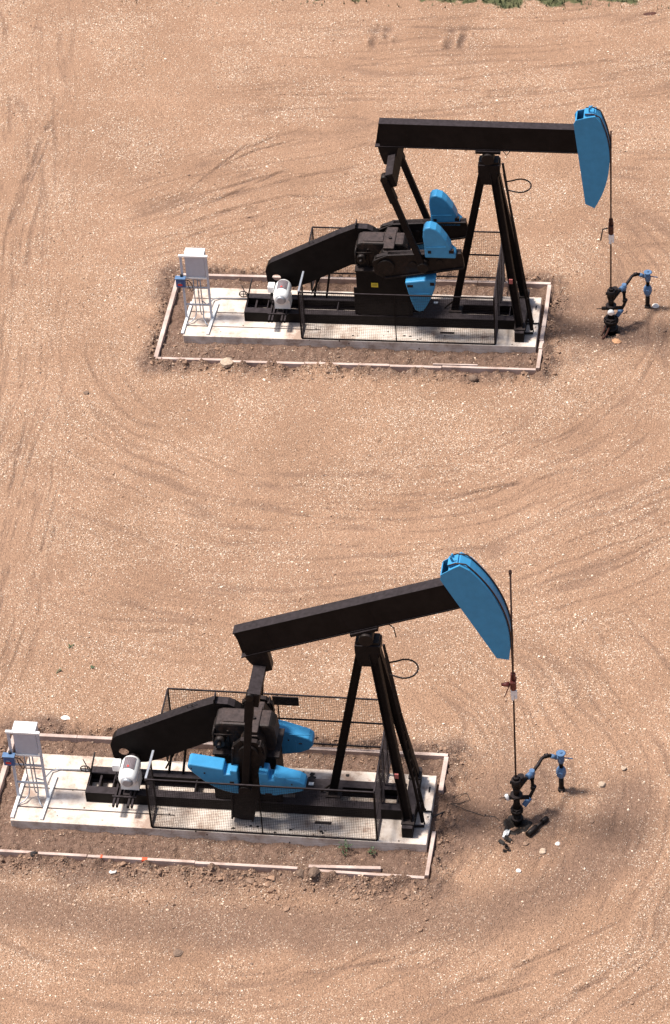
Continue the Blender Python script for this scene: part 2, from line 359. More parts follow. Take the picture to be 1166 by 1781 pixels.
def ground_fields(X, Y, fine=True):
    H = 0.03 * fbm(X * 0.35, Y * 0.35, 3, 3) + 0.014 * fbm(X * 2.3, Y * 2.3, 9, 4, 0.6)
    D = np.zeros_like(X); S = 0.75 * fbm(X * 0.55, Y * 0.8, 55, 4, 0.65)
    wx = 0.35 * fbm(X * 0.5, Y * 0.5, 21, 3)
    for u, rings in (('T', ((2.2, 1.2, 0.5),)), ('B', ((1.5, 0.5, 0.5),))):
        cx, cy, _ = W(u, 5.0 if u == 'T' else 4.5, 1.1)
        r = np.hypot((X - cx) * 0.86, Y - cy) + wx
        ang = np.arctan2(Y - cy, X - cx)
        if u == 'T': mask = sstep(5.0, 6.8, r) * (1 - sstep(14.5, 17.5, r))
        else: mask = sstep(4.2, 5.6, r) * (1 - sstep(11.0, 13.5, r)) * (1 - sstep(-9.0, -6.0, Y - 0.35 * (X + 1)))
        if u == 'T': mask = mask * sstep(-6.5, -4.0, Y) * (1 - sstep(1.0, 4.0, Y - cy - 0.25 * (X - cx))) * sstep(-9.5, -5.5, X)
        a = mask * sstep(-0.12, 0.2, fbm(ang * 1.7 + (3 if u == 'T' else 0), r * 0.8, 31, 3))
        g = vnoise(r * 5.2, ang * 1.1 + 40, 41) + 0.7 * vnoise(r * 11.0, ang * 1.8 + 70, 43)
        H = H + 0.022 * a * g
        S = S + 0.34 * a * np.clip(g * 1.6, -1, 1); D = np.maximum(D, 0.14 * a * sstep(0.12, 0.6, -g))
        for F, A, th, sd_ in ((1.9, 1.2, 0.042, 201), (3.4, 1.7, 0.062, 211), (5.2, 2.2, 0.08, 221)):
            nn = vnoise(r * F + 3.7, ang * A + 50, sd_); seg = vnoise(r * 1.9 * F ** .5, ang * 3.0 + 20, sd_ + 3)
            Lr = np.exp(-(nn / th) ** 2) * mask * sstep(-0.02, 0.16, seg)
            H = H - 0.020 * Lr + 0.014 * np.exp(-((nn - 2 * th) / th) ** 2) * mask * sstep(-0.02, 0.16, seg); D = np.maximum(D, 0.45 * Lr); S = S - 0.2 * Lr
    wy = 0.5 * fbm(X * 0.22, Y * 0.3, 23, 3)
    fams = ((Y - 0.30 * X + 0.020 * (X + 2) ** 2 + wy, X, sstep(-6.8, -4.5, X) * (1 - sstep(1.5, 4.0, X)) * sstep(11.0, 12.5, Y - 0.1 * X) * (1 - sstep(16.5, 18.5, Y)), 301),
            (Y + 0.05 * X - 0.012 * (X - 2) ** 2 + wy, X, sstep(16.5, 18.5, Y) * (1 - sstep(24, 25.5, Y)) * sstep(-4, 0, X), 331),
            (Y + 0.10 * X + 0.5 * wy, X, sstep(8.0, 9.5, X) * sstep(8.5, 10.5, Y) * (1 - sstep(16, 18, Y)), 361),
            (X - 0.16 * Y + 0.004 * Y * Y + 0.6 * wy, Y, (1 - sstep(-8.2, -6.2, X + 0.1 * np.maximum(-Y, 0))) * sstep(-8, -5, Y), 391))
    for phi, along, mk, sd_ in fams:
        for F, A, th, q_ in ((1.9, 0.16, 0.045, 0), (3.6, 0.22, 0.065, 7), (6.4, 0.3, 0.09, 13)):
            nn = vnoise(phi * F + 11, along * A + 5, sd_ + q_); seg = vnoise(phi * 2.2 * F ** .5, along * 0.45 + 8, sd_ + q_ + 3)
            mm_ = mk * sstep(-0.04, 0.14, seg); Lr = np.exp(-(nn / th) ** 2) * mm_
            H = H - 0.020 * Lr + 0.014 * np.exp(-((nn - 2 * th) / th) ** 2) * mm_; D = np.maximum(D, 0.40 * Lr); S = S - 0.2 * Lr
        S = S + 0.25 * mk * np.clip(vnoise(phi * 1.3, along * 0.12, sd_ + 20) * 2, -1, 1)
    for pts, w, dep in RUTS:
        x0 = min(p[0] for p in pts) - 1; x1 = max(p[0] for p in pts) + 1; y0 = min(p[1] for p in pts) - 1; y1 = max(p[1] for p in pts) + 1
        k = np.where((X > x0) & (X < x1) & (Y > y0) & (Y < y1))
        if len(k[0]) == 0: continue
        xs = X[k]; ys = Y[k]; xs = xs + 0.06 * vnoise(xs * 2, ys * 2, 5)
        tw_ = dep >= 0.06; w = w if tw_ else max(w * 0.62, 0.042); dep = dep if tw_ else dep * 0.8; d, t = seg_dist(xs, ys, pts); fade = sstep(0, 0.25, t) * (1 - sstep(0.7, 1, t)) * np.clip(0.9 + 2.2 * vnoise(xs * 2.3, ys * 2.3, 6), 0.05, 1.4)
        H[k] += fade * dep * (-np.exp(-(d / w) ** 2) + 0.55 * np.exp(-((d - 1.8 * w) / (0.7 * w)) ** 2))
        D[k] = np.maximum(D[k], 0.6 * fade * np.exp(-(d / w) ** 2))
    for x, y, s in SPOTS:
        q = np.exp(-(((X - x) ** 2 + (Y - y) ** 2) / (s * s))); H -= 0.05 * q; D = np.maximum(D, 0.85 * q)
    n1 = fbm(X * 0.9, Y * 0.9, 61, 5, 0.6); n2 = fbm(X * 4, Y * 4, 71, 4, 0.65)
    for u in 'TB':
        lx, ly = local(u, X, Y)
        dx = np.maximum(np.maximum(-0.66 - lx, lx - 10.2), 0); dy = np.maximum(np.maximum(-0.95 - ly, ly - 3.15), 0)
        d = np.hypot(dx, dy); inside = (d <= 0)
        wide = 0.75 + (0.65 * (ly < -0.9) if u == 'B' else 0)
        band = 1 - sstep(0.1, wide, d + 0.55 * n1)
        D = np.maximum(D, np.where(inside, 0.95, band * 0.92))
        H = H + np.where(inside, -0.02 + 0.10 * n2, 0.07 * (1 - sstep(0.0, 0.75, d)) * (1 + 3.5 * n2))
        # trodden dark soil round the well
        rw = np.hypot((lx - 12.1), (ly - 1.1) * 1.1)
        D = np.maximum(D, 0.85 * (1 - sstep(0.3, 2.6, rw + 1.5 * n1)))
        D = np.maximum(D, 0.60 * (1 - sstep(0.6, 4.0, np.hypot(lx - 11.6, (ly - 1.4) * 1.5) + 1.6 * n1)))
        H = H - 0.16 * np.exp(-((lx - 12.02) ** 2 + (ly - 1.12) ** 2) / (0.26 ** 2 if u == 'B' else 0.2 ** 2))
        if u == 'B':
            dd, t = seg_dist(lx, ly, [(-0.6, -2.3), (2.5, -2.75), (5, -2.8), (7.7, -2.55), (9.5, -2.3), (11.6, -1.9), (13.2, -0.9), (14.3, 0.6), (14.6, 2.2)])
            D = np.maximum(D, 0.66 * (1 - sstep(0.25, 1.25, dd + 0.35 * n1)))
            dd, t = seg_dist(lx, ly, [(10.6, 2.7), (12.4, 2.5), (14.6, 2.1)])
            D = np.maximum(D, 0.5 * (1 - sstep(0.2, 0.9, dd + 0.9 * n1)))
            D = np.maximum(D, 0.4 * np.exp(-(((lx - 13.0) / .6) ** 2 + ((ly + 1.6) / .35) ** 2)))
    lx, ly = local('T', X, Y)
    G = sstep(17.96, 18.12, ly + 0.55 * fbm(X * 1.6, Y * 1.6, 81, 4, .65) - 1.2 * (1 - sstep(0.4, 1.6, lx)) - 0.25 * sstep(8.5, 10.2, lx))
    n3 = fbm(X * 0.16, Y * 0.22, 63, 3); D = np.maximum(D, 0.10 * sstep(0.0, 0.5, n3 + 0.4 * n1))
    global _S; _S = S
    return H, np.clip(D, 0, 1), G

def build_ground():
    def axis(a, b, st):
        c = list(np.arange(a, b + 1e-6, st)); lo = []; hi = []; s = st; p = c[0]
        while p > -1500: s *= 1.35; p -= s; lo.append(p)
        s = st; p = c[-1]
        while p < 1500: s *= 1.35; p += s; hi.append(p)
        return np.array(lo[::-1] + c + hi, np.float32)
    xs = axis(-12.0, 14.0, 0.045); ys = axis(-20.0, 29.0, 0.05)
    X, Y = np.meshgrid(xs, ys)
    H, D, G = ground_fields(X, Y); S = _S
    far = sstep(15, 40, np.hypot(X, Y - 4)); H = H * (1 - far)
    nx, ny = len(xs), len(ys)
    co = np.stack([X, Y, H], -1).reshape(-1, 3).astype(np.float32)
    i = np.arange(nx * ny).reshape(ny, nx)
    q = np.stack([i[:-1, :-1], i[:-1, 1:], i[1:, 1:], i[1:, :-1]], -1).reshape(-1, 4)
    o = np_mesh('ground', co, q, ground_mat(), smooth=True)
    for nm, arr in (('dirt', D), ('green', G), ('stony', S)):
        a = o.data.attributes.new(nm, 'FLOAT', 'POINT'); a.data.foreach_set('value', arr.reshape(-1).astype(np.float32))
    tag(o, kind='structure'); return o
def np_mesh(name, co, faces, m, smooth=False):
    me = bpy.data.meshes.new(name); nf, k = faces.shape
    me.vertices.add(len(co)); me.vertices.foreach_set('co', co.reshape(-1).astype(np.float32))
    me.loops.add(nf * k); me.loops.foreach_set('vertex_index', faces.reshape(-1).astype(np.int32))
    me.polygons.add(nf); me.polygons.foreach_set('loop_start', np.arange(0, nf * k, k, dtype=np.int32))
    me.polygons.foreach_set('use_smooth', np.full(nf, smooth, bool))
    me.update(calc_edges=True); me.materials.append(m)
    o = bpy.data.objects.new(name, me); COL.objects.link(o); return o

build_ground()

ICO_V = None
def ico():
    import bmesh
    bm = bmesh.new(); bmesh.ops.create_icosphere(bm, subdivisions=1, radius=1.0)
    v = np.array([x.co[:] for x in bm.verts], np.float32); f = np.array([[x.index for x in y.verts] for y in bm.faces]); bm.free(); return v, f
def scatter(name, P, R, tint, m, jitter=0.28, flat=0.62):
    v, f = ico(); N = len(P)
    sc = R[:, None] * (1 + 0.35 * RNG.standard_normal((N, 3))).clip(0.5, 1.6); sc[:, 2] *= flat
    V = v[None] * (1 + jitter * RNG.standard_normal((N, len(v), 1)).clip(-1.5, 1.5))
    V = V * sc[:, None, :]
    a = RNG.random(N) * 6.283; c, s = np.cos(a)[:, None], np.sin(a)[:, None]
    x = V[..., 0] * c - V[..., 1] * s; y = V[..., 0] * s + V[..., 1] * c
    V = np.stack([x, y, V[..., 2]], -1) + P[:, None, :]
    F = (f[None] + (np.arange(N) * len(v))[:, None, None]).reshape(-1, 3)
    o = np_mesh(name, V.reshape(-1, 3), F, m)
    t = o.data.attributes.new('tint', 'FLOAT', 'POINT'); t.data.foreach_set('value', np.repeat(tint, len(v)).astype(np.float32)); return o
STONE = stone_mat()
def heights(P):
    H, D, G = ground_fields(P[:, 0].copy(), P[:, 1].copy()); return H, D, G
# loose stones over the whole lot
N = 170000
P = np.stack([RNG.uniform(-11.5, 14, N), RNG.uniform(-19.5, 28, N)], -1)
dn = fbm(P[:, 0] * 0.6, P[:, 1] * 0.6, 91, 4, .6) + 0.9 * fbm(P[:, 0] * 2.0, P[:, 1] * 2.0, 95, 3)
ground_fields(P[:, 0].copy(), P[:, 1].copy())
P = P[RNG.random(N) < np.clip(0.40 + 0.8 * dn + 1.1 * _S, 0.10, 1)]
def off_pads(P, margin=0.0):
    ok = np.ones(len(P), bool)
    for u in 'TB':
        lx, ly = local(u, P[:, 0], P[:, 1]); ok &= ~((lx > -0.03 - margin) & (lx < 10.03 + margin) & (ly > -0.03) & (ly < 2.3))
    return ok
P = P[off_pads(P)]
H, D, G = heights(P); k = G < 0.6; P, H, D = P[k], H[k], D[k]
R = (0.009 + 0.008 * RNG.random(len(P)) + 0.016 * RNG.random(len(P)) ** 7)
k = RNG.random(len(P)) > 0.5 * D; P, H, D, R = P[k], H[k], D[k], R[k]
t = np.clip(RNG.beta(1.7, 2.0, len(P)) - 0.10 * D, 0, 1)
tag(scatter('gravel', np.column_stack([P, H + R * 0.25]), R, t, STONE), kind='stuff')
# clods of dried earth thrown up along the timber borders
pts = []; rad = []
for u in 'TB':
    for side, cnt in (('near', 3600 if u == 'B' else 1300), ('far', 900), ('left', 800), ('right', 600), ('in', 1300), ('well', 700)):
        for _ in range(cnt):
            s = random.random(); e = abs(random.gauss(0, 1))
            if side == 'near': x = -0.7 + s * 11; y = -1.03 - 0.30 * e * (1.6 if u == 'B' else 0.8)
            elif side == 'far': x = -0.7 + s * 11; y = 3.2 + 0.22 * e
            elif side == 'left': x = -0.72 - 0.18 * e; y = -1 + 4.2 * s
            elif side == 'right': x = 10.27 + 0.2 * e; y = -1 + 4.2 * s
            elif side == 'in':
                x = random.uniform(-0.5, 10.0); y = random.choice([random.uniform(-0.85, -0.08), random.uniform(2.33, 3.0)])
            else: x = random.gauss(12.1, 0.8); y = random.gauss(1.1, 0.8)
            pts.append(W(u, x, y)[:2]); r = 0.009 + 0.026 * random.random() ** 2.0
            if random.random() < 0.06: r *= 2.2
            rad.append(r * (1.0 if side == 'near' and u == 'B' else 0.8))
P = np.array(pts); R = np.array(rad); k = off_pads(P, 0.02)
cl = fbm(P[:, 0] * 1.6, P[:, 1] * 1.6, 97, 3); k &= RNG.random(len(P)) < np.clip(0.65 + 1.8 * cl, .1, 1)
P, R = P[k], R[k]; H, D, G = heights(P)
tag(scatter('soil_clods', np.column_stack([P, H + R * 0.3]), R, np.clip(0.08 + 0.16 * RNG.random(len(P)), 0, 1), STONE, 0.2, 0.75), kind='stuff')

# grass at the far edge of the lot
def build_grass():
    N = 24000; lx = RNG.uniform(-14, 24, N); ly = 17.7 + 9 * RNG.random(N) ** 1.6
    a, b, t = FR['T']; X = a + lx * math.cos(t) - ly * math.sin(t); Y = b + lx * math.sin(t) + ly * math.cos(t)
    P = np.stack([X, Y], -1); H, D, G = heights(P); k = (G > 0.5) | (RNG.random(N) < 0.04 * (ly > 17.6)); P, H = P[k], H[k]; N = len(P)
    ang = RNG.random(N) * 6.283; h = 0.06 + 0.16 * RNG.random(N); w = 0.012 + 0.02 * RNG.random(N); lean = 0.12 * RNG.random(N)
    d = np.stack([np.cos(ang), np.sin(ang)], -1); e = np.stack([-d[:, 1], d[:, 0]], -1)
    v0 = np.column_stack([P - d * w[:, None], H - .01]); v1 = np.column_stack([P + d * w[:, None], H - .01]); v2 = np.column_stack([P + e * lean[:, None], H + h])
    V = np.stack([v0, v1, v2], 1).reshape(-1, 3); F = np.arange(N * 3).reshape(-1, 3)
    tag(np_mesh('grass', V, F, M['grass']), kind='stuff')
build_grass()

def gz(u, x, y):
    p = W(u, x, y); h, _, _ = ground_fields(np.array([p[0]]), np.array([p[1]])); return float(h[0])

# ------------------------------------------------------------------ concrete pad
SLAB = 0.226
def concrete_pad(u, label, x0=0.0):
    t = thing('concrete_pad', u, (5, 1.1, 0), label, 'concrete pad', 'concrete pads under the pumpjacks')
    o = (5, 1.1, 0)
    MB().box(x0, 10.0, 0, 2.27, -0.12, 0.06).box(3.9, 10.0, 0.0, 2.27, 0.0605, SLAB).build('slab', M['conc'], t, o, 0.012)
    for a, b in ((0, 0.455), (0.495, 1.105), (1.145, 1.735), (1.775, 2.27)):
        MB().box(x0 + 0.001, 3.9, a, b, 0.0605, SLAB - 0.001).build('strip', M['conc'], t, o, 0.01)
    m = MB(); m.box(7.28, 7.68, 0.46, 0.55, SLAB, SLAB + 0.006); m.box(9.86, 9.90, 1.7, 1.88, SLAB, SLAB + 0.005)
    each(m, 'lifting_slot', M['greasy'], t, o)
    st = MB(); rr = random.Random(5 if u == 'B' else 9)
    spots = [(rr.uniform(5.3, 7.6), rr.uniform(0.05, 0.28), rr.uniform(.012, .035)) for _ in range(13)] + [(rr.uniform(6.6, 7.9), rr.uniform(1.8, 2.15), rr.uniform(.03, .085)) for _ in range(9)] if u == 'B' else \
            [(rr.uniform(4.6, 7.0), rr.uniform(0.15, 0.5), rr.uniform(.012, .032)) for _ in range(9)]
    for (x, y, r) in spots:
        n = 10; ph = rr.uniform(0, 6)
        poly = [(x + r * 1.3 * math.cos(6.283 * i / n) * (1 + .25 * math.sin(2 * 6.283 * i / n + ph)), y + r * math.sin(6.283 * i / n) * (1 + .2 * math.cos(3 * 6.283 * i / n + ph))) for i in range(n)]
        st.prism_z(poly, SLAB + 0.0005, SLAB + 0.0045)
    each(st, 'oil_stain', M['oil'], t, o)
    return t
concrete_pad('T', 'pale concrete pad under the farther pumpjack, at the top of the photo', 0.03)
concrete_pad('B', 'pale concrete pad under the nearer pumpjack, oil spotted near the blue weights', -0.03)

# ------------------------------------------------------------------ timber border
def timber_border(u, label):
    t = thing('timber_border', u, (4.8, 1.1, 0), label, 'timber border', 'timber borders around the pumpjack pads'); o = (4.8, 1.1, 0)
    def board(x0, y0, x1, y1, z=0.115, w=0.10, h=0.2, m='wood'):
        MB().bar((x0, y0, z - h / 2), (x1, y1, z - h / 2), w, h).build('timber_board', M[m], t, o, 0.006)
    zt = 0.115
    if u == 'T':
        for a, b in ((-0.62, 1.55), (1.56, 3.6), (3.62, 6.0), (6.01, 7.45)): board(a, -0.90, b, -0.90 + 0.01 * (b - a), zt - (0.03 if a == 1.56 else 0), 0.09)
        board(7.2, -0.76, 8.45, -0.74, zt, 0.05); board(7.47, -0.86, 10.07, -0.86, zt + .004, 0.08)
        board(-0.62, -0.86, -0.58, 2.95, zt + .006, 0.12)
        for a, b in ((-0.52, 2.2), (2.21, 5.2), (5.22, 8.1), (8.12, 10.2)): board(a, 3.02 + 0.008 * a, b, 3.02 + 0.008 * b, zt, 0.10)
        board(10.12, -0.79, 10.14, 0.05, zt, 0.10); board(10.13, 0.1, 10.15, 0.45, zt - .01, 0.12); board(10.13, 0.46, 10.16, 1.7, zt, 0.11); board(10.16, 1.71, 10.17, 3.03, zt, 0.11)
    else:
        for a, b in ((-0.55, 0.72), (0.82, 2.0), (2.02, 4.6), (4.61, 7.05)): board(a, -0.89, b, -0.89 + 0.008 * (b - a), zt, 0.08)
        board(7.3, -0.78, 9.0, -0.70, zt - .01, 0.09); board(7.5, -0.90, 10.05, -0.92, zt - .012, 0.08)
        board(-0.60, -0.82, -0.56, 2.95, zt + .006, 0.12)
        for a, b in ((-0.5, 1.0), (1.01, 2.7), (2.71, 5.9), (5.92, 8.6), (8.62, 10.18)): board(a, 3.02 + 0.008 * a, b, 3.02 + 0.008 * b, zt, 0.10)
        board(10.10, -0.86, 10.12, 0.55, zt, 0.09); board(10.13, 1.9, 10.15, 3.04, zt, 0.11)
        for x, ww in ((3.33, 0.13), (2.33, 0.05)):
            MB().box(x, x + ww, -0.935, -0.84, zt - 0.06, zt + 0.006).build('paint_mark', M['orange'], t, o)
timber_border('T', 'weathered timber border around the farther pad, its right side unbroken')
timber_border('B', 'weathered timber border around the nearer pad, marked with orange paint')

# ------------------------------------------------------------------ control rack
def control_rack(u, label):
    o = (0.4, 0.82, SLAB); t = thing('control_rack', u, o, label, 'control panel', 'white control racks at the pad ends')
    Y = 0.78
    for x in (0.02, 0.74):
        MB().box(x - 0.03, x + 0.03, Y - 0.03, Y + 0.03, SLAB + 0.06, 2.42).build('leg', M['shaded_white'], t, o, 0.004)
    for xa, xb, sx in ((0.02, 0.05, 1), (0.74, 0.80, 1)):
        MB().bar((xa - 0.015, 0.06, SLAB + 0.031), (xb, 1.5, SLAB + 0.031), 0.075, 0.06).build('foot', M['white'], t, o, 0.004)
    MB().box(-0.035, 0.795, Y - 0.045, Y + 0.03, 2.421, 2.475).build('top_rail', M['white'], t, o, 0.004)
    for z in (1.66, 1.32, 0.72):
        MB().box(0.052, 0.708, Y - 0.022, Y + 0.022, z, z + 0.045).build('crossbar', M['white' if z > 1.5 else 'galv'], t, o)
    c = MB().box(0.13, 0.68, Y + 0.005, Y + 0.30, 1.71, 2.465).build('cabinet', M['shaded_white'], t, o, 0.008)
    MB().prism([(0.125, 2.466), (0.125, 2.50), (0.685, 2.50), (0.685, 2.466)], Y - 0.0, Y + 0.315).build('lid', M['white'], c, o, 0.004)
    MB().box(0.18, 0.63, Y + 0.301, Y + 0.315, 1.76, 2.41).build('door', M['white'], c, o, 0.004)
    b = MB().box(-0.15, 0.11, Y - 0.17, Y - 0.031, 1.46, 1.74).build('switch_box', M['boxblue'], t, o, 0.008)
    MB().box(-0.17, 0.13, Y - 0.19, Y - 0.03, 1.741, 1.77).build('box_lid', M['pipeblue'], b, o, 0.004)
    MB().box(-0.10, 0.03, Y - 0.178, Y - 0.171, 1.52, 1.58).build('warning_print', M['redprint'], b, o)
    MB().box(-0.08, 0.0, Y - 0.178, Y - 0.171, 1.605, 1.63).build('warning_print', M['galv'], b, o)
    MB().tube([(0.0, Y - .06, 1.77), (0.0, Y - .06, 1.84)], 0.035, 10).build('button', M['rubber'], b, o)
    for k, (xa, xb, z0) in enumerate(((0.30, 0.30, 0.5), (0.42, 0.42, 0.45), (0.50, 0.50, 0.42))):
        pts = [(xa, Y + 0.06, 1.70), (xb, Y + 0.06, 1.0), (xb + 0.01, Y + 0.05, z0)]
        if k == 0: pts += [(0.29, Y - 0.02, 0.34), (0.22, 0.60, SLAB + 0.08), (0.05, 0.48, SLAB + 0.02)]
        if k == 1: pts += [(0.45, Y + 0.05, 0.36), (0.48, Y + 0.05, 0.36)]
        if k == 2: pts += [(0.52, Y - 0.06, 0.34), (0.60, 0.56, SLAB + 0.03), (0.68, 0.48, SLAB + 0.02)]
        MB().tube(pts, 0.017, 7).build('conduit', M['galv'], t, o)
    MB().tube([(0.12, Y - 0.1, 1.68), (0.22, Y - 0.07, 1.62), (0.28, Y - 0.03, 1.45), (0.29, Y, 1.25), (0.24, Y - .02, 1.22), (0.18, Y - .04, 1.40), (0.15, Y - 0.04, 1.55)], 0.013, 6).build('cable', M['rubber'], t, o)
    MB().tube([(0.50, Y + 0.1, 0.8), (0.55, 1.2, 0.42), (0.66, 1.65, 0.29), (0.85, 1.745, 0.262), (1.62, 1.755, 0.262)], 0.02, 7).build('conduit', M['galv'], t, o)
control_rack('T', 'white control rack with blue switch box beside the farther pumpjack')
control_rack('B', 'white control rack with blue switch box at the left edge, beside the nearer pumpjack')

# ------------------------------------------------------------------ pumpjack
PIV = (8.72, 5.90)
YC = 1.2
def rot(p, a, c=PIV):
    x, z = p; return (c[0] + x * math.cos(a) - z * math.sin(a), c[1] + x * math.sin(a) + z * math.cos(a))
def xz_rot(mb, a, c=PIV):
    return mb.xf(lambda p: (c[0] + p[0] * math.cos(a) - p[2] * math.sin(a), p[1], c[1] + p[0] * math.sin(a) + p[2] * math.cos(a)))
def arc(cx, cz, r, a0, a1, n):
    return [(cx + r * math.cos(math.radians(a0 + (a1 - a0) * i / n)), cz + r * math.sin(math.radians(a0 + (a1 - a0) * i / n))) for i in range(n + 1)]

def pumpjack(u, label, ang, crank_end, pin, joint, weights, carrier_z, rod_top):
    o = (5.5, YC, SLAB)
    t = thing('pumpjack', u, o, label, 'pumpjack', 'pumpjacks on the gravel lot')
    B = lambda mb, nm, m, par=None, bev=0.0: mb.build(nm, M[m], par or t, o, bev)
    E = lambda mb, nm, m, par=None, bev=0.0: each(mb, nm, M[m], par or t, o, bev)
    z0 = SLAB + 0.001
    # --- skid
    sk = MB(); zt = 0.55
    for yc in (0.86, 1.52): sk.ibeam(1.70, 9.38, yc, 0.23, z0, zt, 0.025, 0.03)
    for x in (1.70, 2.3, 3.2, 4.3, 7.72, 9.18): sk.box(x, x + 0.03, 0.976, 1.404, z0 + .02, zt - 0.03)
    sk.box(1.69, 1.70, 0.745, 1.635, z0, zt)                      # closed end plate
    sk.box(1.95, 2.0, 0.98, 1.40, 0.28, 0.5)
    # web faces near side boxed in
    sk.box(1.72, 9.36, 0.752, 0.765, z0 + .03, zt - .03)
    B(sk, 'skid', 'black', None, 0.004)
    dk = MB()
    poly = []
    dk.box(6.75, 7.86, 0.977, 1.403, zt - 0.012, zt - 0.002)
    B(dk, 'deck_plate', 'black')
    cb = MB().box(9.40, 9.66, 0.18, 2.22, z0, zt); B(cb, 'post_base_beam', 'black', None, 0.006)
    # --- gear pedestal and gearbox
    ped = MB().box(4.95, 6.42, 0.78, 1.62, zt + .001, 2.12)
    ped.box(4.86, 4.95, 0.80, 0.83, zt, 1.5).box(6.42, 6.5, 0.80, 0.83, zt, 1.5)
    for x in (5.05, 5.55, 6.1): ped.box(x, x + .22, 0.755, 0.78, zt + .001, zt + 0.02)
    B(ped, 'gearbox_pedestal', 'black', None, 0.01)
    g = MB()
    g.prism([(5.0, 2.16), (6.38, 2.16), (6.46, 2.5), (6.42, 2.86), (6.30, 3.0), (5.14, 3.0), (5.0, 2.94)], 0.88, 1.44)
    gb = B(g, 'gearbox', 'gearcase', None, 0.05)
    B(MB().box(4.93, 6.52, 0.70, 1.66, 2.121, 2.17), 'flange', 'greasy', gb, 0.01)
    B(MB().box(5.20, 5.74, 0.95, 1.35, 3.001, 3.025), 'inspection_cover', 'gearcase', gb, 0.008)
    # bearing housing saddle with strap
    s = MB().prism([(5.60, 2.18), (6.24, 2.18), (6.2, 2.7), (6.08, 2.93), (5.78, 2.93), (5.64, 2.7)], 0.60, 0.879); s.prism([(5.78, 2.931), (6.08, 2.931), (6.08, 3.03), (5.78, 3.03)], 0.63, 1.5)
    s.prism([(5.60, 2.18), (6.24, 2.18), (6.2, 2.7), (6.08, 2.93), (5.78, 2.93), (5.64, 2.7)], 1.441, 1.76)
    B(s, 'bearing_housing', 'gearcase', gb, 0.02)
    B(MB().tube([(5.93, 1.08, 3.03), (5.93, 1.08, 3.075)], 0.045, 12), 'filler_cap', 'greasy', gb)
    B(MB().tube([(5.14, 0.879, 2.56), (5.14, 0.66, 2.56)], 0.13, 18).tube([(5.14, 0.66, 2.56), (5.14, 0.55, 2.56)], 0.05, 12), 'input_shaft', 'greasy', gb)
    # ribs, piping on the left side of the case
    rb = MB()
    rb.tube([(4.97, 0.84, 2.3), (4.97, 0.82, 2.72), (4.97, 1.3, 2.76)], 0.03, 8); rb.tube([(5.0, 0.8, 2.72), (5.45, 0.8, 2.72)], 0.015, 6)
    rb.box(5.3, 5.34, 0.84, 0.88, 2.2, 2.8).box(4.99, 5.02, 0.86, 0.90, 2.2, 2.85)
    B(rb, 'oil_line', 'greasy', gb)
    # --- yellow sign, white tags
    if u == 'T':
        sg = B(MB().box(5.37, 5.56, 0.765, 0.779, 1.56, 1.70), 'warning_sign', 'yellow')
        pr = MB()
        for z in (1.60, 1.63, 1.66): pr.box(5.40, 5.53, 0.762, 0.765, z, z + .010)
        E(pr, 'sign_print', 'print', sg)
    B(MB().box(7.02, 7.14, 1.40, 1.49, zt + .001, zt + .02), 'label_plate', 'white')
    # --- crank arms
    S = (5.87, 2.56)
    dx, dz = crank_end[0] - S[0], crank_end[1] - S[1]; L = math.hypot(dx, dz); ca = math.atan2(dz, dx)
    cp = [(-0.36, -0.22), (-0.36, 0.16), (-0.22, 0.34), (0.1, 0.40), (0.9, 0.36), (L, 0.27), (L + .02, 0.0), (L, -0.27), (1.3, -0.33), (0.5, -0.38), (-0.1, -0.40)]
    for sgn in (-1, 1):
        y1 = 0.36 if sgn < 0 else 2.04; y2 = 0.59 if sgn < 0 else 1.81; yo, yi = min(y1, y2), max(y1, y2)
        c = MB(); c.prism(cp, yo + .05, yi - .05)
        # flanges on both edges, giving the recessed web
        top = [(-0.30, 0.26), (0.1, 0.40), (0.9, 0.36), (L, 0.27)]; bot = [(-0.1, -0.40), (0.5, -0.38), (1.3, -0.33), (L, -0.27)]
        for line in (top, bot):
            for i in range(3):
                a, b = line[i], line[i + 1]
                q = 0.05 if line is top else -0.05
                c.prism([a, b, (b[0], b[1] - q), (a[0], a[1] - q)], yo, yi)
        xz_rot(c, ca, S); ck = B(c, 'crank_arm', 'greasy', None, 0.008)
        h = MB(); h.tube([(S[0], yo - 0.02, S[1]), (S[0], yi + 0.02, S[1])], 0.24, 20).tube([(S[0], min(yo, 0.6) if sgn < 0 else 1.76, S[1]), (S[0], 0.62 if sgn < 0 else yi + .03, S[1])], 0.12, 16)
        B(h, 'hub', 'greasy', ck)
        wp = MB()
        for rr in (0.75, 1.12, 1.5):
            q = (S[0] + rr * math.cos(ca), S[1] + rr * math.sin(ca)); wp.tube([(q[0], yo + 0.02, q[1]), (q[0], yi - .02, q[1])], 0.10, 14)
        E(wp, 'pin_boss', 'greasy', ck)
        # pitman
        py = 0.23 if sgn < 0 else 2.17
        pm = MB()
        P0 = Vector((pin[0], py, pin[1])); P1 = Vector((joint[0], py, joint[1])); d = (P1 - P0).normalized()
        pm.bar(P0 + d * 0.1, P1 - d * 0.75, 0.17, 0.13, (0, 1, 0)); pm.bar(P1 - d * 0.78, P1 - d * 0.08, 0.20, 0.24, (0, 1, 0), 0.2, 0.22)
        p = B(pm, 'pitman_arm', 'black', None, 0.01)
        B(MB().tube([(pin[0], py - .09, pin[1]), (pin[0], (0.42 if sgn < 0 else 1.98), pin[1])], 0.15, 18), 'wrist_pin', 'greasy', p)
        B(MB().tube([(joint[0], py - .12, joint[1]), (joint[0], py + .12, joint[1])], 0.10, 14), 'pin_housing', 'greasy', p)
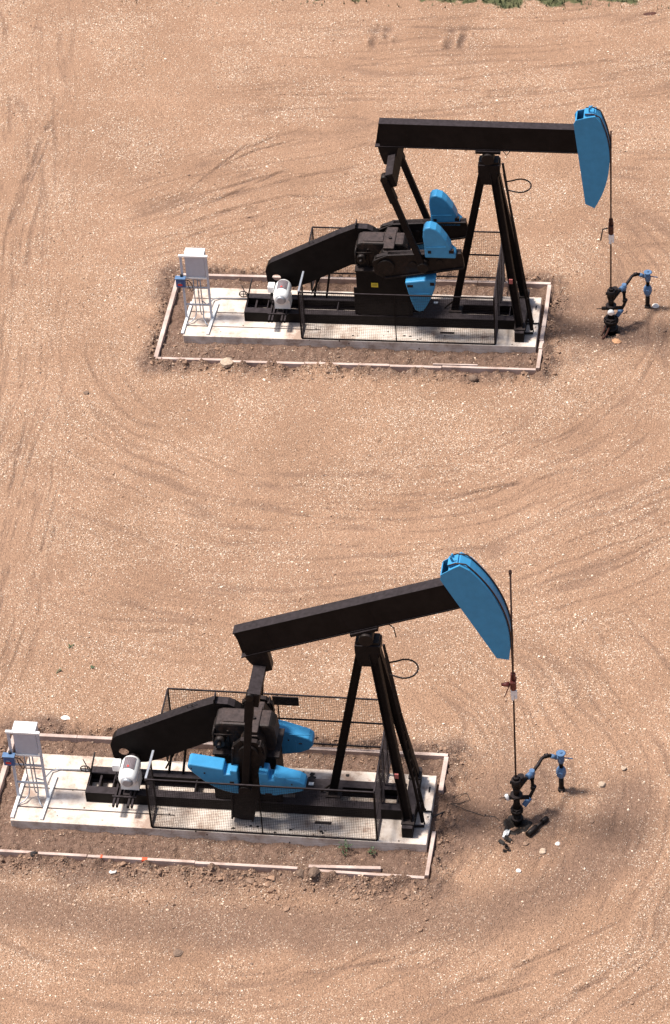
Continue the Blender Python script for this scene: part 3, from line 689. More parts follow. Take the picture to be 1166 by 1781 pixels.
    # --- counterweights: outlines in the x-z plane
    for (poly, ya, yb, notches) in weights:
        w = MB().prism(poly, ya, yb); wo = B(w, 'counterweight', 'blue', None, 0.035)
        fy = ya - 0.012
        for (x0, x1, zz0, zz1) in notches:
            B(MB().box(x0, x1, fy, ya + 0.08, zz0, zz1), 'bolt_pocket', 'greasy', wo)
        zs = [p[1] for p in poly]; xs_ = [p[0] for p in poly]
        if max(zs) - min(zs) > 0.9:
            zz_ = min(zs) + (0.42 if 'up' else 0) * (max(zs) - min(zs)); zz_ = (min(zs) + 0.36) if max(zs) > 3.5 else (min(zs) + 0.62)
            B(MB().bar((7.02 if max(zs) > 3.5 else 6.56, fy + .004, zz_), (7.58 if max(zs) > 3.5 else 7.08, fy + .004, zz_ + 0.03), 0.012, 0.02), 'casting_rib', 'blue', wo)
        else:
            xm_ = min(xs_) + 0.55 * (max(xs_) - min(xs_)); zl = sorted(zs)[len(zs) // 2]
            B(MB().box(xm_, xm_ + 0.012, fy, ya + 0.01, zl - 0.22, zl + 0.14), 'casting_rib', 'blue', wo)
        cxm = sum(p[0] for p in poly) / len(poly); czm = sum(p[1] for p in poly) / len(poly)
    # --- belt guard
    gp = [(2.26, 1.45), (2.34, 1.66), (2.42, 1.73), (4.42, 2.80), (4.93, 3.04)] + arc(5.04, 2.42, 0.64, 88, -65, 10)[1:] + [(4.72, 1.76), (3.48, 1.08), (3.1, 0.93), (2.40, 0.86), (2.30, 1.05)]
    hole = [(2.44 + 0.13 + 0.13 * math.cos(a), 1.24 + 0.10 * math.sin(a)) for a in [2 * math.pi * i / 12 for i in range(12)]]
    gm = MB()
    # ring of quads between outline and window is made with a bridging plate at the motor end
    y0g, y1g = 1.50, 1.74
    bodyp = [p for p in gp]
    left = [(2.26, 1.45), (2.34, 1.66), (2.42, 1.73), (2.80, 1.935), (2.80, 0.90), (2.40, 0.86), (2.30, 1.05)]
    right = [(2.80, 1.935), (4.42, 2.80), (4.93, 3.04)] + arc(5.04, 2.42, 0.64, 88, -65, 10)[1:] + [(4.72, 1.76), (3.48, 1.08), (3.1, 0.93), (2.80, 0.90)]
    gm.prism(right, y0g, y1g)
    # motor end with its round window
    n = 24
    def onpoly(a):
        best = None; dx_, dz_ = math.cos(a), math.sin(a); cx_, cz_ = 2.57, 1.24
        for i in range(len(left)):
            p, q = left[i], left[(i + 1) % len(left)]; ex, ez = q[0] - p[0], q[1] - p[1]; det = dx_ * (-ez) + dz_ * ex
            if abs(det) < 1e-9: continue
            tt = ((p[0] - cx_) * (-ez) + (p[1] - cz_) * ex) / det; ss = (dx_ * (p[1] - cz_) - dz_ * (p[0] - cx_)) / det
            if tt > 0 and -1e-6 <= ss <= 1 + 1e-6 and (best is None or tt < best): best = tt
        return (cx_ + dx_ * best, cz_ + dz_ * best)
    angs = sorted([2 * math.pi * i / n for i in range(n)] + [math.atan2(p[1] - 1.24, p[0] - 2.57) % (2 * math.pi) + 1e-5 for p in left]); n = len(angs)
    outer = [onpoly(a_) for a_ in angs]; inner = [(2.57 + 0.12 * math.cos(a_), 1.24 + 0.11 * math.sin(a_)) for a_ in angs]
    yt = y0g + 0.012
    vs = [(x, y0g, z) for x, z in outer] + [(x, y0g, z) for x, z in inner] + [(x, yt, z) for x, z in outer] + [(x, yt, z) for x, z in inner]; fs = []
    for i in range(n):
        j = (i + 1) % n
        fs += [(i, j, n + j, n + i), (2 * n + i, 3 * n + i, 3 * n + j, 2 * n + j), (i, 2 * n + i, 2 * n + j, j), (n + i, n + j, 3 * n + j, 3 * n + i)]
    gm.add(vs, fs)
    ol = [(2.80, 0.90), (2.40, 0.86), (2.30, 1.05), (2.26, 1.45), (2.34, 1.66), (2.42, 1.73), (2.80, 1.935)]
    for i in range(6):
        a, b = ol[i], ol[i + 1]; e = Vector((b[0] - a[0], 0, b[1] - a[1])).normalized(); q = (e.z * 0.012, -e.x * 0.012)
        gm.prism([a, b, (b[0] + q[0], b[1] + q[1]), (a[0] + q[0], a[1] + q[1])], yt + .0005, y1g)
    gd = B(gm, 'belt_guard', 'black')
    B(MB().bar((2.42, 1.62, 1.74), (4.42, 1.62, 2.81), 0.26, 0.02).bar((4.42, 1.62, 2.81), (4.93, 1.62, 3.05), 0.26, 0.02), 'guard_rim', 'black', gd)
    lugs = [(3.62, 2.40)] if u == 'T' else [(3.22, 2.19), (4.42, 2.83), (4.30, 2.77)]
    for lx, lz in lugs:
        B(MB().tube([(lx + 0.07 * math.cos(a), 1.60, lz + 0.07 * math.sin(a)) for a in [math.pi * 2 * i / 12 for i in range(12)]], 0.010, 6, True), 'lifting_ring', 'rubber', gd)
    B(MB().box(4.90, 4.93, 1.49, 1.76, 2.9, 3.16), 'guard_bracket', 'black', gd)
    gs = MB()
    for x, zz in ((3.6, 1.2), (3.95, 1.35), (2.36, 0.9)): gs.bar((x, 1.55, zt), (x + .12, 1.60, zz), 0.05, 0.05)
    gs.bar((3.5, 1.7, zt), (3.85, 1.68, 1.3), 0.04, 0.04)
    E(gs, 'guard_stay', 'black', gd)
    # --- motor on slide rails
    mx, mz = 2.80, 1.13
    rl = MB()
    for x in (2.44, 2.53, 2.80, 2.89): rl.box(x, x + 0.05, 0.30, 1.30, zt + 0.001, zt + 0.09)
    rl.box(2.40, 3.0, 0.55, 0.60, zt + 0.091, zt + 0.12).box(2.40, 3.0, 1.20, 1.25, zt + 0.091, zt + 0.12)
    E(rl, 'motor_rail', 'black', None, 0.004)
    prof = [(0.60, 0.10), (0.605, 0.15), (0.63, 0.195), (0.70, 0.225), (0.80, 0.235), (1.22, 0.235), (1.30, 0.21), (1.33, 0.14)]
    mo = MB().tube([(mx, y, mz) for y, _ in prof], [r for _, r in prof], 24)
    mo.box(mx - 0.22, mx + 0.22, 0.80, 1.2, zt + 0.121, mz - 0.17)
    mb = B(mo, 'motor', 'white')
    B(MB().tube([(mx, 0.55, mz), (mx, 0.605, mz)], [0.10, 0.15], 20), 'fan_cover', 'galv', mb)
    gr = MB()
    for i in range(7):
        a = math.radians(60 + 10 * i); gr.bar((mx + 0.240 * math.cos(a), 0.84, mz + 0.240 * math.sin(a)), (mx + 0.240 * math.cos(a), 1.22, mz + 0.240 * math.sin(a)), 0.036, 0.014, (math.cos(a), 0, math.sin(a)))
    B(gr, 'cooling_grille', 'finpanel', mb)
    B(MB().box(mx - 0.03, mx + 0.02, 0.88, 0.93, mz + 0.244, mz + 0.256), 'nameplate', 'redprint', mb)
    B(MB().box(mx - 0.42, mx - 0.235, 0.98, 1.22, mz - 0.05, mz + 0.16), 'terminal_box', 'white', mb, 0.015)
    B(MB().tube([(mx - 0.33, 1.0, mz - .05), (mx - 0.36, 1.0, 0.8), (mx - 0.3, 1.05, zt)], 0.02, 6), 'cable', 'rubber', mb)
    B(MB().tube([(mx + 0.1, 1.33, mz), (mx + 0.1, 1.49, mz)], 0.05, 10).tube([(mx, 1.36, mz), (mx, 1.46, mz)], 0.12, 16), 'drive_pulley', 'black', mb)
    # --- brake wheel and lever at the skid end
    bl = MB()
    cx, cz, cy = 1.60, 0.72, 1.36
    bl.tube([(cx + 0.12 * math.cos(a), cy, cz + 0.10 * math.sin(a)) for a in [2 * math.pi * i / 16 for i in range(16)]], 0.016, 6, True)
    bl.tube([(cx - .1, cy, cz), (cx + .14, cy, cz)], 0.014, 6).tube([(cx, cy, cz - .09), (cx, cy, cz + .09)], 0.012, 6)
    bl.tube([(1.70, 1.40, 0.52), (1.78, 1.42, 0.85), (1.87, 1.44, 1.22)], 0.022, 7).tube([(1.66, 1.38, 0.72), (1.56, 1.42, 0.98)], 0.014, 6)
    bl.tube([(cx + .1, cy, cz), (1.72, 1.38, .6)], 0.03, 8)
    B(bl, 'brake_lever', 'rubber')
    # --- samson post
    def leg(a, b, w, h):
        m = MB(); A = Vector(a); Bv = Vector(b)
        d = (Bv - A).normalized(); sx = d.cross(Vector((0, 1, 0))).normalized(); yv = sx.cross(d).normalized()
        # I section: two flanges facing +-y side and a web
        m.bar(A, Bv, w, 0.02, yv.to_tuple())
        for s_ in (-1, 1): m.bar(A + sx * (w / 2) * s_, Bv + sx * (w / 2) * s_, 0.025, h, yv.to_tuple())
        return m
    B(leg((7.64, YC, 0.56), (8.56, YC, 5.36), 0.18, 0.22), 'post_leg', 'black')
    B(leg((9.53, 0.45, 0.58), (8.86, YC - 0.13, 5.36), 0.18, 0.20), 'post_leg', 'black')
    B(leg((9.53, 1.95, 0.58), (8.86, YC + 0.13, 5.36), 0.18, 0.20), 'post_leg', 'black')
    pf = MB(); pf.box(7.48, 7.84, 1.02, 1.38, zt + .002, zt + .035).box(9.38, 9.69, 0.28, 0.62, zt + .002, zt + .04).box(9.38, 9.69, 1.78, 2.12, zt + .002, zt + .04)
    pf.bar((7.35, YC, 0.57), (7.6, YC, 0.82), 0.04, 0.04)
    E(pf, 'post_foot', 'greasy', None, 0.004)
    cap = MB().prism([(8.44, 5.38), (8.53, 4.98), (8.90, 4.98), (9.03, 5.38), (9.03, 5.62), (8.44, 5.62)], YC - 0.21, YC + 0.21)
    B(cap, 'post_head', 'black', None, 0.01)
    sb = MB().box(8.46, 9.0, YC - 0.17, YC + 0.17, 5.621, 5.70); sb.tube([(PIV[0], YC - 0.26, 5.83), (PIV[0], YC + 0.26, 5.83)], 0.17, 18)
    B(sb, 'saddle_bearing', 'greasy', None, 0.01)
    sp = MB().box(-0.34, 0.34, YC - 0.19, YC + 0.19, 0.08, 0.158); xz_rot(sp, ang); B(sp, 'bearing_plate', 'black')
    if True:
        B(MB().box(9.26, 9.36, 0.45, 0.49, 2.05, 2.19) if u == 'T' else MB().box(9.27, 9.36, 0.45, 0.49, 1.93, 2.06), 'tag', 'redtag')
    # --- ladder
    ld = MB(); a0, a1 = (9.84, 0.62, 0.32), (9.12, 0.98, 5.72); b0, b1 = (9.84, 1.02, 0.32), (9.12, 1.24, 5.20)
    ld.bar(a0, a1, 0.05, 0.045); ld.bar(b0, b1, 0.05, 0.045)
    la = B(ld, 'ladder', 'black')
    rg = MB()
    for i in range(1, 17):
        f = i / 17.5; A = Vector(a0).lerp(Vector(a1), f * 0.98); Bb = Vector(b0).lerp(Vector(b1), f)
        rg.tube([A, Bb], 0.012, 6)
    E(rg, 'rung', 'black', la)
    B(MB().tube([(9.25 + 0.0, 0.78, 4.98), (9.36, 0.72, 5.0)] + [(9.58 + 0.30 * math.cos(q), 0.97 + 0.31 * math.sin(q), 5.0) for q in [math.radians(-110 + 220 * i / 14) for i in range(15)]] + [(9.36, 1.20, 5.0), (9.20, 1.17, 4.98)], 0.021, 7), 'safety_hoop', 'black', la)
    E(MB().bar((9.90, 0.52, 0.30), (9.60, 0.50, 0.30), 0.05, 0.05).bar((9.88, 1.05, 0.30), (9.60, 1.05, 0.30), 0.05, 0.05).bar((9.90, 0.56, 0.32), (9.74, 0.86, 1.25), 0.03, 0.03).bar((9.66, 0.60, 0.32), (9.78, 0.70, 1.0), 0.03, 0.03), 'ladder_foot', 'black', la)
    yl = MB().bar((9.46, 0.62, 0.75), (8.92, 1.10, 5.1), 0.018, 0.018); B(yl, 'grease_line', 'brass')
    # --- walking beam
    wb = MB()
    wb.prism([(-3.07, 0.16), (2.42, 0.16), (2.42, 0.19), (-3.07, 0.19)], YC - .145, YC + .145)
    wb.prism([(-2.955, 0.90), (2.42, 0.90), (2.42, 0.93), (-2.95, 0.93)], YC - .145, YC + .145)
    wb.prism([(-3.06, 0.191), (2.42, 0.191), (2.42, 0.899), (-2.955, 0.899)], YC - .012, YC + .012)
    for x in (-2.9, -2.2, -0.35, 0.35, 2.25): wb.box(x, x + .02, YC - .13, YC - .0125, 0.192, 0.898).box(x, x + .02, YC + .0125, YC + .13, 0.192, 0.898)
    wb.box(-2.94, 2.4, YC - 0.126, YC - 0.121, 0.192, 0.898)
    xz_rot(wb, ang); B(wb, 'walking_beam', 'black')
    # tail bearing + equalizer
    tb = MB().prism([(-3.0, 0.158), (-2.96, -0.05), (-2.84, -0.42), (-2.55, -0.42), (-2.42, 0.158)], YC - 0.13, YC + 0.13)
    xz_rot(tb, ang); B(tb, 'tail_bearing', 'greasy', None, 0.02)
    pd = Vector((joint[0] - pin[0], 0, joint[1] - pin[1])).normalized(); px = Vector((pd.z, 0, -pd.x))
    eq = MB(); J = Vector((joint[0], 0, joint[1]))
    qo = 0.17 if u == 'T' else 0.09; qw = 0.17 if u == 'T' else 0.25
    for s_ in (-1, 1):
        A = J + Vector((0, YC, 0)) - pd * 0.10 + px * qo; Bq = J + Vector((0, YC + s_ * 1.02, 0)) - pd * 0.12 + px * qo
        eq.bar(A, Bq, qw, 0.46, pd.to_tuple(), qw, 0.40)
        eq.bar(A + pd * 0.245, Bq + pd * 0.215, qw + .05, 0.025, pd.to_tuple())
    B(eq, 'equalizer', 'black', None, 0.01)
    # --- horsehead
    side = [(2.31, 1.18), (2.38, 1.30), (2.72, 1.38)] + [(3.22 * math.cos(q), 3.22 * math.sin(q)) for q in [math.radians(23 - 55 * i / 16) for i in range(17)]] + [(2.62, -1.44)]
    side = [(x, z) for x, z in side]
    # arc centred a little above the pivot so that it meets the rods
    def hh(poly, ya, yb): return xz_rot(MB().prism(poly, ya, yb), ang)
    arcp = [(3.28 * math.cos(q), 0.0 + 3.28 * math.sin(q)) for q in [math.radians(25 - 53.2 * i / 18) for i in range(19)]]
    outl = [(2.31, 1.18), (2.38, 1.30), (2.72, 1.40), (2.88, 1.43)] + [p for p in arcp if p[1] < 1.36] + [(2.64, -1.42)]
    hd = None
    for ya, yb in ((YC - 0.235, YC - 0.215), (YC + 0.215, YC + 0.235)):
        h_ = B(hh(outl, ya, yb), 'horsehead', 'blue', None, 0) if hd is None else B(hh(outl, ya, yb), 'side_plate', 'blue', hd, 0)
        if hd is None: hd = h_
    fr = MB()
    fp = [(2.60, 1.37), (2.88, 1.43)] + [p for p in arcp if p[1] < 1.36]
    for i in range(len(fp) - 1):
        a, b = fp[i], fp[i + 1]; d = Vector((b[0] - a[0], 0, b[1] - a[1])).normalized(); nrm = Vector((-d.z, 0, d.x))
        if nrm.x < 0 and i > 1: nrm = -nrm
        q = -0.02
        fr.prism([(a[0] - .03 , a[1] - .03), (a[0] + .0, a[1] + .0), (b[0], b[1]), (b[0] - .03, b[1] - .03)], YC - 0.2145, YC + 0.2145)
    xz_rot(fr, ang); B(fr, 'front_plate', 'blue', hd)
    bk = MB().prism([(2.33, 0.95), (2.35, 1.27), (2.39, 1.29), (2.39, 0.95)], YC - .214, YC + .214); pass
    xz_rot(bk, ang); B(bk, 'back_plate', 'blue', hd)
    br = MB().box(2.60, 2.84, YC - 0.15, YC + 0.12, 1.39, 1.47).box(2.70, 2.74, YC - 0.1, YC - 0.05, 1.47, 1.62).box(2.70, 2.74, YC + 0.05, YC + 0.1, 1.47, 1.56)
    br.tube([(2.72, YC - .08, 1.60), (2.80, YC - .08, 1.68)], 0.02, 6)
    xz_rot(br, ang); B(br, 'hanger_bracket', 'blue', hd, 0.004)
    # --- bridle cables over the arc
    for yo in (-0.16, 0.16):
        R = 3.30; pts = [(2.62, 1.45), (2.8, 1.47), (2.95, 1.40)]
        P3 = [rot(p, ang) for p in pts]
        aa = math.degrees(math.atan2(1.36, 2.99))
        q = aa
        while math.radians(q) + ang > 0.0 and q > -31:
            P3.append(rot((R * math.cos(math.radians(q)), R * math.sin(math.radians(q))), ang)); q -= 3.0
        P3.append((PIV[0] + R, PIV[1] - 0.02))
        zt_ = P3[-1][1]; pts3 = [(x, YC + yo, z) for x, z in P3] + [(PIV[0] + R + 0.005, YC + yo * (1 - 0.7 * f_), zt_ + (carrier_z + 0.08 - zt_) * f_) for f_ in (0.33, 0.66, 1.0)]
        B(MB().tube(pts3, 0.017, 7), 'bridle_cable', 'rod')
    xr = PIV[0] + 3.305
    cbm = MB().box(xr - 0.07, xr + 0.07, YC - 0.12, YC + 0.12, carrier_z - 0.03, carrier_z + 0.06).tube([(xr, YC, carrier_z + 0.07), (xr, YC, carrier_z + 0.26)], 0.06, 10)
    cbm.tube([(xr, YC, carrier_z - 0.24), (xr, YC, carrier_z - 0.04)], 0.075, 10)
    cr = B(cbm, 'carrier_bar', 'red' if u == 'B' else 'rust', None, 0.012)
    B(MB().tube([(xr - 0.08, YC - .08, carrier_z), (xr - 0.22, YC - .1, carrier_z - 0.03), (xr - 0.27, YC - .1, carrier_z - 0.4)], 0.02, 6) if u == 'T' else MB().tube([(xr - 0.08, YC - .08, carrier_z - .05), (xr - 0.2, YC - .1, carrier_z - 0.42)], 0.012, 6).tube([(xr - 0.08, YC - .1, carrier_z), (xr - 0.26, YC - .1, carrier_z - 0.02)], [0.065, 0.035], 10), 'hook', 'rubber' if u == 'T' else 'red', cr)
    B(MB().box(xr - 0.06, xr + 0.09, YC - 0.06, YC - .02, carrier_z - 0.40, carrier_z - 0.25).box(xr - 0.05, xr + 0.02, YC - 0.06, YC - .03, carrier_z - 0.55, carrier_z - 0.401).box(xr + 0.03, xr + 0.09, YC - 0.06, YC - .03, carrier_z - 0.5, carrier_z - 0.42), 'load_cell_tag', 'white', cr)
    rd = MB().tube([(xr, YC, 1.4), (xr, YC, rod_top)], 0.022, 8)
    if u == 'B': rd.tube([(xr, YC, rod_top - 0.08), (xr, YC, rod_top)], 0.04, 8)
    B(rd, 'polished_rod', 'rod')
    # small hanging strap under the beam
    if u == 'T': st = MB().tube([(0.40, YC - .1, 0.15), (0.50, YC - .1, 0.0), (0.60, YC - .1, 0.15)], 0.012, 6)
    else: st = MB().tube([(0.55, YC - .1, 0.15), (0.62, YC - .1, 0.13), (0.68, YC - .1, 0.0), (0.62, YC - .1, -0.28)], 0.014, 6)
    xz_rot(st, ang); B(st, 'strap', 'rubber')
    return t

# near face y=0.18, thickness 0.36
wT = [
 ([(6.99, 3.06), (6.98, 3.45), (6.95, 3.75), (6.97, 3.97), (7.03, 4.06), (7.16, 4.09), (7.32, 4.03), (7.44, 3.90), (7.60, 3.66), (7.70, 3.45), (7.72, 3.32), (7.84, 3.20), (7.84, 3.06)], 0.18, 0.52, [(7.10, 3.26, 0, 0)][:0] + [(7.08, 7.17, 3.22, 3.31), (7.66, 7.79, 3.24, 3.34)]),
 ([(6.40, 2.20), (7.26, 2.34), (7.22, 1.98), (7.12, 1.68), (6.96, 1.34), (6.88, 1.22), (6.76, 1.18), (6.65, 1.24), (6.56, 1.50), (6.48, 1.82), (6.44, 2.0)], 0.18, 0.52, [(6.46, 6.62, 2.04, 2.12), (7.10, 7.22, 2.12, 2.22)]),
 ([(6.99, 2.92), (6.98, 3.3), (6.95, 3.62), (6.97, 3.84), (7.03, 3.93), (7.16, 3.96), (7.32, 3.90), (7.44, 3.77), (7.60, 3.53), (7.70, 3.30), (7.72, 3.17), (7.84, 3.05), (7.84, 2.92)], 1.86, 2.20, [(7.06, 7.15, 3.09, 3.17), (7.66, 7.78, 3.12, 3.22)]),
 ([(6.50, 2.30), (7.30, 2.30), (7.22, 1.98), (7.12, 1.68), (6.96, 1.34), (6.88, 1.22), (6.76, 1.18), (6.65, 1.24), (6.56, 1.50), (6.48, 1.82)], 1.86, 2.20, []),
]
wB = [
 ([(5.60, 2.15), (5.60, 1.40), (5.46, 1.40), (5.30, 1.44), (5.10, 1.52), (4.85, 1.68), (4.55, 2.00), (4.42, 2.17), (4.43, 2.27), (4.48, 2.31), (5.27, 2.19), (5.28, 2.02), (5.42, 2.04), (5.42, 2.17)], 0.18, 0.56, [(4.50, 4.53, 2.16, 2.19), (4.80, 4.84, 2.02, 2.06), (5.40, 5.50, 1.72, 1.80)]),
 ([(6.10, 2.14), (6.32, 2.12), (6.34, 1.92), (6.44, 1.92), (6.46, 2.08), (7.06, 1.90), (7.17, 1.82), (7.20, 1.72), (7.12, 1.60), (6.85, 1.50), (6.46, 1.40), (6.10, 1.42)], 0.18, 0.56, [(6.22, 6.38, 1.40, 1.48), (6.86, 6.89, 1.80, 1.84)]),
 ([(6.20, 1.92), (6.42, 1.88), (7.02, 1.66), (7.12, 1.56), (7.12, 1.42), (7.02, 1.28), (6.80, 1.16), (6.40, 1.08), (6.20, 1.08)], 1.86, 2.22, [(6.52, 6.56, 1.56, 1.60), (6.78, 6.86, 1.47, 1.50)]),
 ([(5.50, 1.92), (5.50, 1.15), (5.30, 1.15), (5.00, 1.25), (4.75, 1.45), (4.45, 1.80), (4.33, 1.95), (4.38, 2.06), (5.2, 1.96)], 1.86, 2.22, []),
]
pumpjack('T', 'farther black pumpjack with level beam and a blue head turned straight down', math.radians(-0.6), (8.00, 2.84), (6.92, 2.72), (5.98, 5.66), wT, 3.55, 6.7)
pumpjack('B', 'nearer black pumpjack with beam tilted up and a red rod clamp', math.radians(20.3), (5.56, 0.30), (5.74, 1.50), (6.08, 4.62), wB, 4.55, 7.95)

# ------------------------------------------------------------------ safety cage
def safety_cage(u, label):
    o = (6.1, 1.55, SLAB); t = thing('safety_cage', u, o, label, 'guard fence', 'mesh guard fences around the pumpjacks')
    x0, x1, xm, y0, y1, zb, zt = 3.42, 8.87, 6.10, 0.03, 3.10, 0.245, 1.86
    if u == 'B': x0, x1 = 3.42, 8.83
    tw = 0.0048
    def rail(a, b, w=0.035): MB().bar(a, b, w, w).build('rail', M['black'], t, o)
    def post(x, y, a=zb, b=zt, w=0.04): MB().box(x - w / 2, x + w / 2, y - w / 2, y + w / 2, a, b).build('post', M['black'], t, o)
    def mesh_x(ya, xa, xb, s=0.055):
        m = MB(); x = xa + s
        while x < xb - 0.01: m.box(x - tw / 2, x + tw / 2, ya - tw / 2, ya + tw / 2, zb, zt); x += s
        z = zb + s
        while z < zt - 0.01: m.box(xa, xb, ya + tw / 2, ya + tw * 1.4, z - tw / 2, z + tw / 2); z += s
        m.build('mesh_panel', M['black'], t, o)
    def mesh_y(xa, ya, yb, s=0.055):
        m = MB(); y = ya + s
        while y < yb - 0.01: m.box(xa - tw / 2, xa + tw / 2, y - tw / 2, y + tw / 2, zb, zt); y += s
        z = zb + s
        while z < zt - 0.01: m.box(xa + tw / 2, xa + tw * 1.4, ya, yb, z - tw / 2, z + tw / 2); z += s
        m.build('mesh_panel', M['black'], t, o)
    for y in (y0, y1):
        for z in (zb, zt) + ((1.05,) if y == y1 else ()): rail((x0, y, z), (x1, y, z))
        for x in (x0, xm, x1): post(x, y, zb + .018, zt - .018, 0.03 if x == xm else 0.04)
        mesh_x(y, x0, xm); mesh_x(y, xm, x1)
    for z in (zb, 1.05, zt): rail((x1, y0 + .02, z), (x1, y1 - .02, z), 0.04)
    for y in (0.95, 1.55, 2.2): post(x1, y, zb + .02, zt - .02, 0.05)
    mesh_y(x1 + .01, y0, y1, 0.045)
    # short returns at the motor end
    MB().bar((x0, y0 + .02, zt), (x0 + .02, 0.98, zt), 0.05, 0.05).build('rail', M['galv'], t, o)
    rail((x0, y0 + .02, zb + .02), (x0, 0.7, zb + .04)); post(x0 + .0, 0.68, zb + .04, zt - .02)
    mesh_y(x0, y0, 0.66)
    rail((x0, y1 - .02, zt), (x0, 2.25, zt)); rail((x0, y1 - .02, zb), (x0, 2.25, zb + .02)); post(x0, 2.25, zb, zt - .02)
    mesh_y(x0, 2.27, y1)
    for x in (x0, x1, xm): MB().box(x - .03, x + .03, y1 - .03, y1 + .03, -0.05, zb - .02).build('foot_post', M['black'], t, o)
    if u == 'B':
        MB().box(5.98, 6.62, 3.05, 3.08, 1.55, 1.83).build('sign_board', M['gearcase'], t, o)
safety_cage('T', 'black wire mesh guard fence around the farther pumpjack')
safety_cage('B', 'black wire mesh guard fence around the nearer pumpjack, with dark board on its far panel')

# ------------------------------------------------------------------ wellheads
def wellhead(u, label):
    cx, cy = 12.03, 1.2
    o = (cx, cy, 0); t = thing('wellhead', u, o, label, 'wellhead', 'wellheads beside the pumpjacks')
    B = lambda mb, nm, m, par=None, bev=0.0: mb.build(nm, M[m], par or t, o, bev)
    z = -0.22
    k_ = 1.0 if u == 'T' else 0.72
    c = MB().tube([(cx, cy, z), (cx, cy, 0.28)], 0.13 * k_, 18).tube([(cx, cy, 0.02), (cx, cy, 0.09)], 0.20 * k_, 18).tube([(cx, cy, 0.28), (cx, cy, 0.36)], 0.21 * k_, 18).tube([(cx, cy, 0.361), (cx, cy, 0.42)], 0.17 * k_, 18)
    for k in range(8):
        a = k * math.pi / 4; c.tube([(cx + .175 * k_ * math.cos(a), cy + .175 * k_ * math.sin(a), 0.24), (cx + .175 * k_ * math.cos(a), cy + .175 * k_ * math.sin(a), 0.40)], 0.02, 6)
    B(c, 'casing_head', 'greasy')
    s = MB().tube([(cx, cy, .42), (cx, cy, 0.62), (cx, cy, 0.8)], [0.10, 0.075, 0.09], 14).tube([(cx, cy, .80), (cx, cy, .86)], 0.15, 16).tube([(cx, cy, .86), (cx, cy, 1.12)], [0.07, 0.095], 14).tube([(cx, cy, 1.12), (cx, cy, 1.36)], 0.115, 14).tube([(cx, cy, 1.36), (cx, cy, 1.44)], 0.07, 12)
    s.tube([(cx - .26, cy - .02, 0.74), (cx + .30, cy + 0.04, 0.74)], 0.055, 10).tube([(cx - .4, cy - .05, .74), (cx - .26, cy - .02, .74)], 0.012, 6)
    s.box(cx - .15, cx + .15, cy - .03, cy + .03, 1.22, 1.28)
    B(s, 'stuffing_box', 'greasy')
    # pumping tee and upper flow line
    f = MB().tube([(cx, cy, 0.95), (cx + .12, cy + .08, 1.12), (cx + .24, cy + .22, 1.22)], 0.05, 10).tube([(cx + .10, cy + .12, 1.16), (cx + .10, cy + .12, 1.36)], [0.07, 0.09], 10)
    B(f, 'pumping_tee', 'greasy')
    tx, ty, tz = cx + 0.34, cy + 0.36, 1.22
    B(MB().tube([(cx + .24, cy + .22, 1.22), (tx + .02, ty + .03, tz)], 0.075, 12).tube([(tx, ty, tz - .1), (tx, ty, tz + .1)], 0.065, 12), 'union', 'pipeblue')
    ex, ey, ez = cx + 0.56, cy + 0.92, 1.24
    rx_, ry_ = 13.0, 2.25
    B(MB().tube([(tx, ty, tz), ((tx + ex) / 2 + .02, (ty + ey) / 2, 1.25), (ex - .03, ey - .08, ez), (ex + .05, ey + .02, ez), (ex + 0.2, ey + .06, ez - .02)], 0.042, 10).tube([(ex + .03, ey + .0, ez), (ex + .12, ey + .04, ez)], 0.06, 10), 'flow_line', 'black')
    B(MB().tube([(ex + .17, ey + .05, ez - .02), (rx_ - .12, ry_ - .03, 1.13)], 0.055, 12), 'coupling', 'pipeblue')
    # riser
    gzr = gz(u, rx_, ry_) - 0.1
    B(MB().tube([(rx_, ry_, gzr), (rx_, ry_, 0.50)], 0.062, 14).tube([(rx_, ry_, gzr), (rx_, ry_, gzr + .16)], 0.085, 12), 'riser_pipe', 'greasy')
    B(MB().tube([(rx_, ry_, 0.44), (rx_, ry_, 0.50), (rx_, ry_, 0.60), (rx_, ry_, 0.70), (rx_, ry_, 0.78)], [0.07, 0.10, 0.125, 0.115, 0.07], 16).tube([(rx_ - .02, ry_ - .15, 0.63), (rx_, ry_, 0.63)], 0.075, 12), 'check_valve', 'pipeblue')
    B(MB().tube([(rx_, ry_, 0.78), (rx_, ry_, 0.98)], 0.05, 12), 'nipple', 'black')
    v = B(MB().tube([(rx_, ry_, 0.94), (rx_, ry_, 1.0), (rx_, ry_, 1.12), (rx_, ry_, 1.22)], [0.07, 0.085, 0.08, 0.045], 14).tube([(rx_ - .14, ry_ - .03, 1.12), (rx_, ry_, 1.12)], 0.06, 10), 'gate_valve', 'pipeblue')
    B(MB().tube([(rx_, ry_, 1.22), (rx_, ry_, 1.245), (rx_, ry_, 1.26)], [0.10, 0.12, 0.10], 18).tube([(rx_, ry_, 1.26), (rx_, ry_, 1.29)], 0.03, 8), 'handwheel', 'pipeblue', v)
    B(MB().tube([(rx_ + .05, ry_, 1.10), (rx_ + .28, ry_ + .02, 1.06)], 0.016, 6), 'lever', 'pipeblue', v)
    # bypass from the tee down to the casing
    B(MB().tube([(tx, ty, tz - .08), (tx + .01, ty, 0.80), (tx + .04, ty - .02, 0.72), (cx + .26, cy + .16, 0.52)], 0.042, 10).tube([(tx + .01, ty, 0.70), (tx + .05, ty, 0.80)], 0.065, 8).tube([(tx, ty, tz - .2), (tx + .005, ty, tz - .1)], 0.06, 8), 'bypass_pipe', 'black')
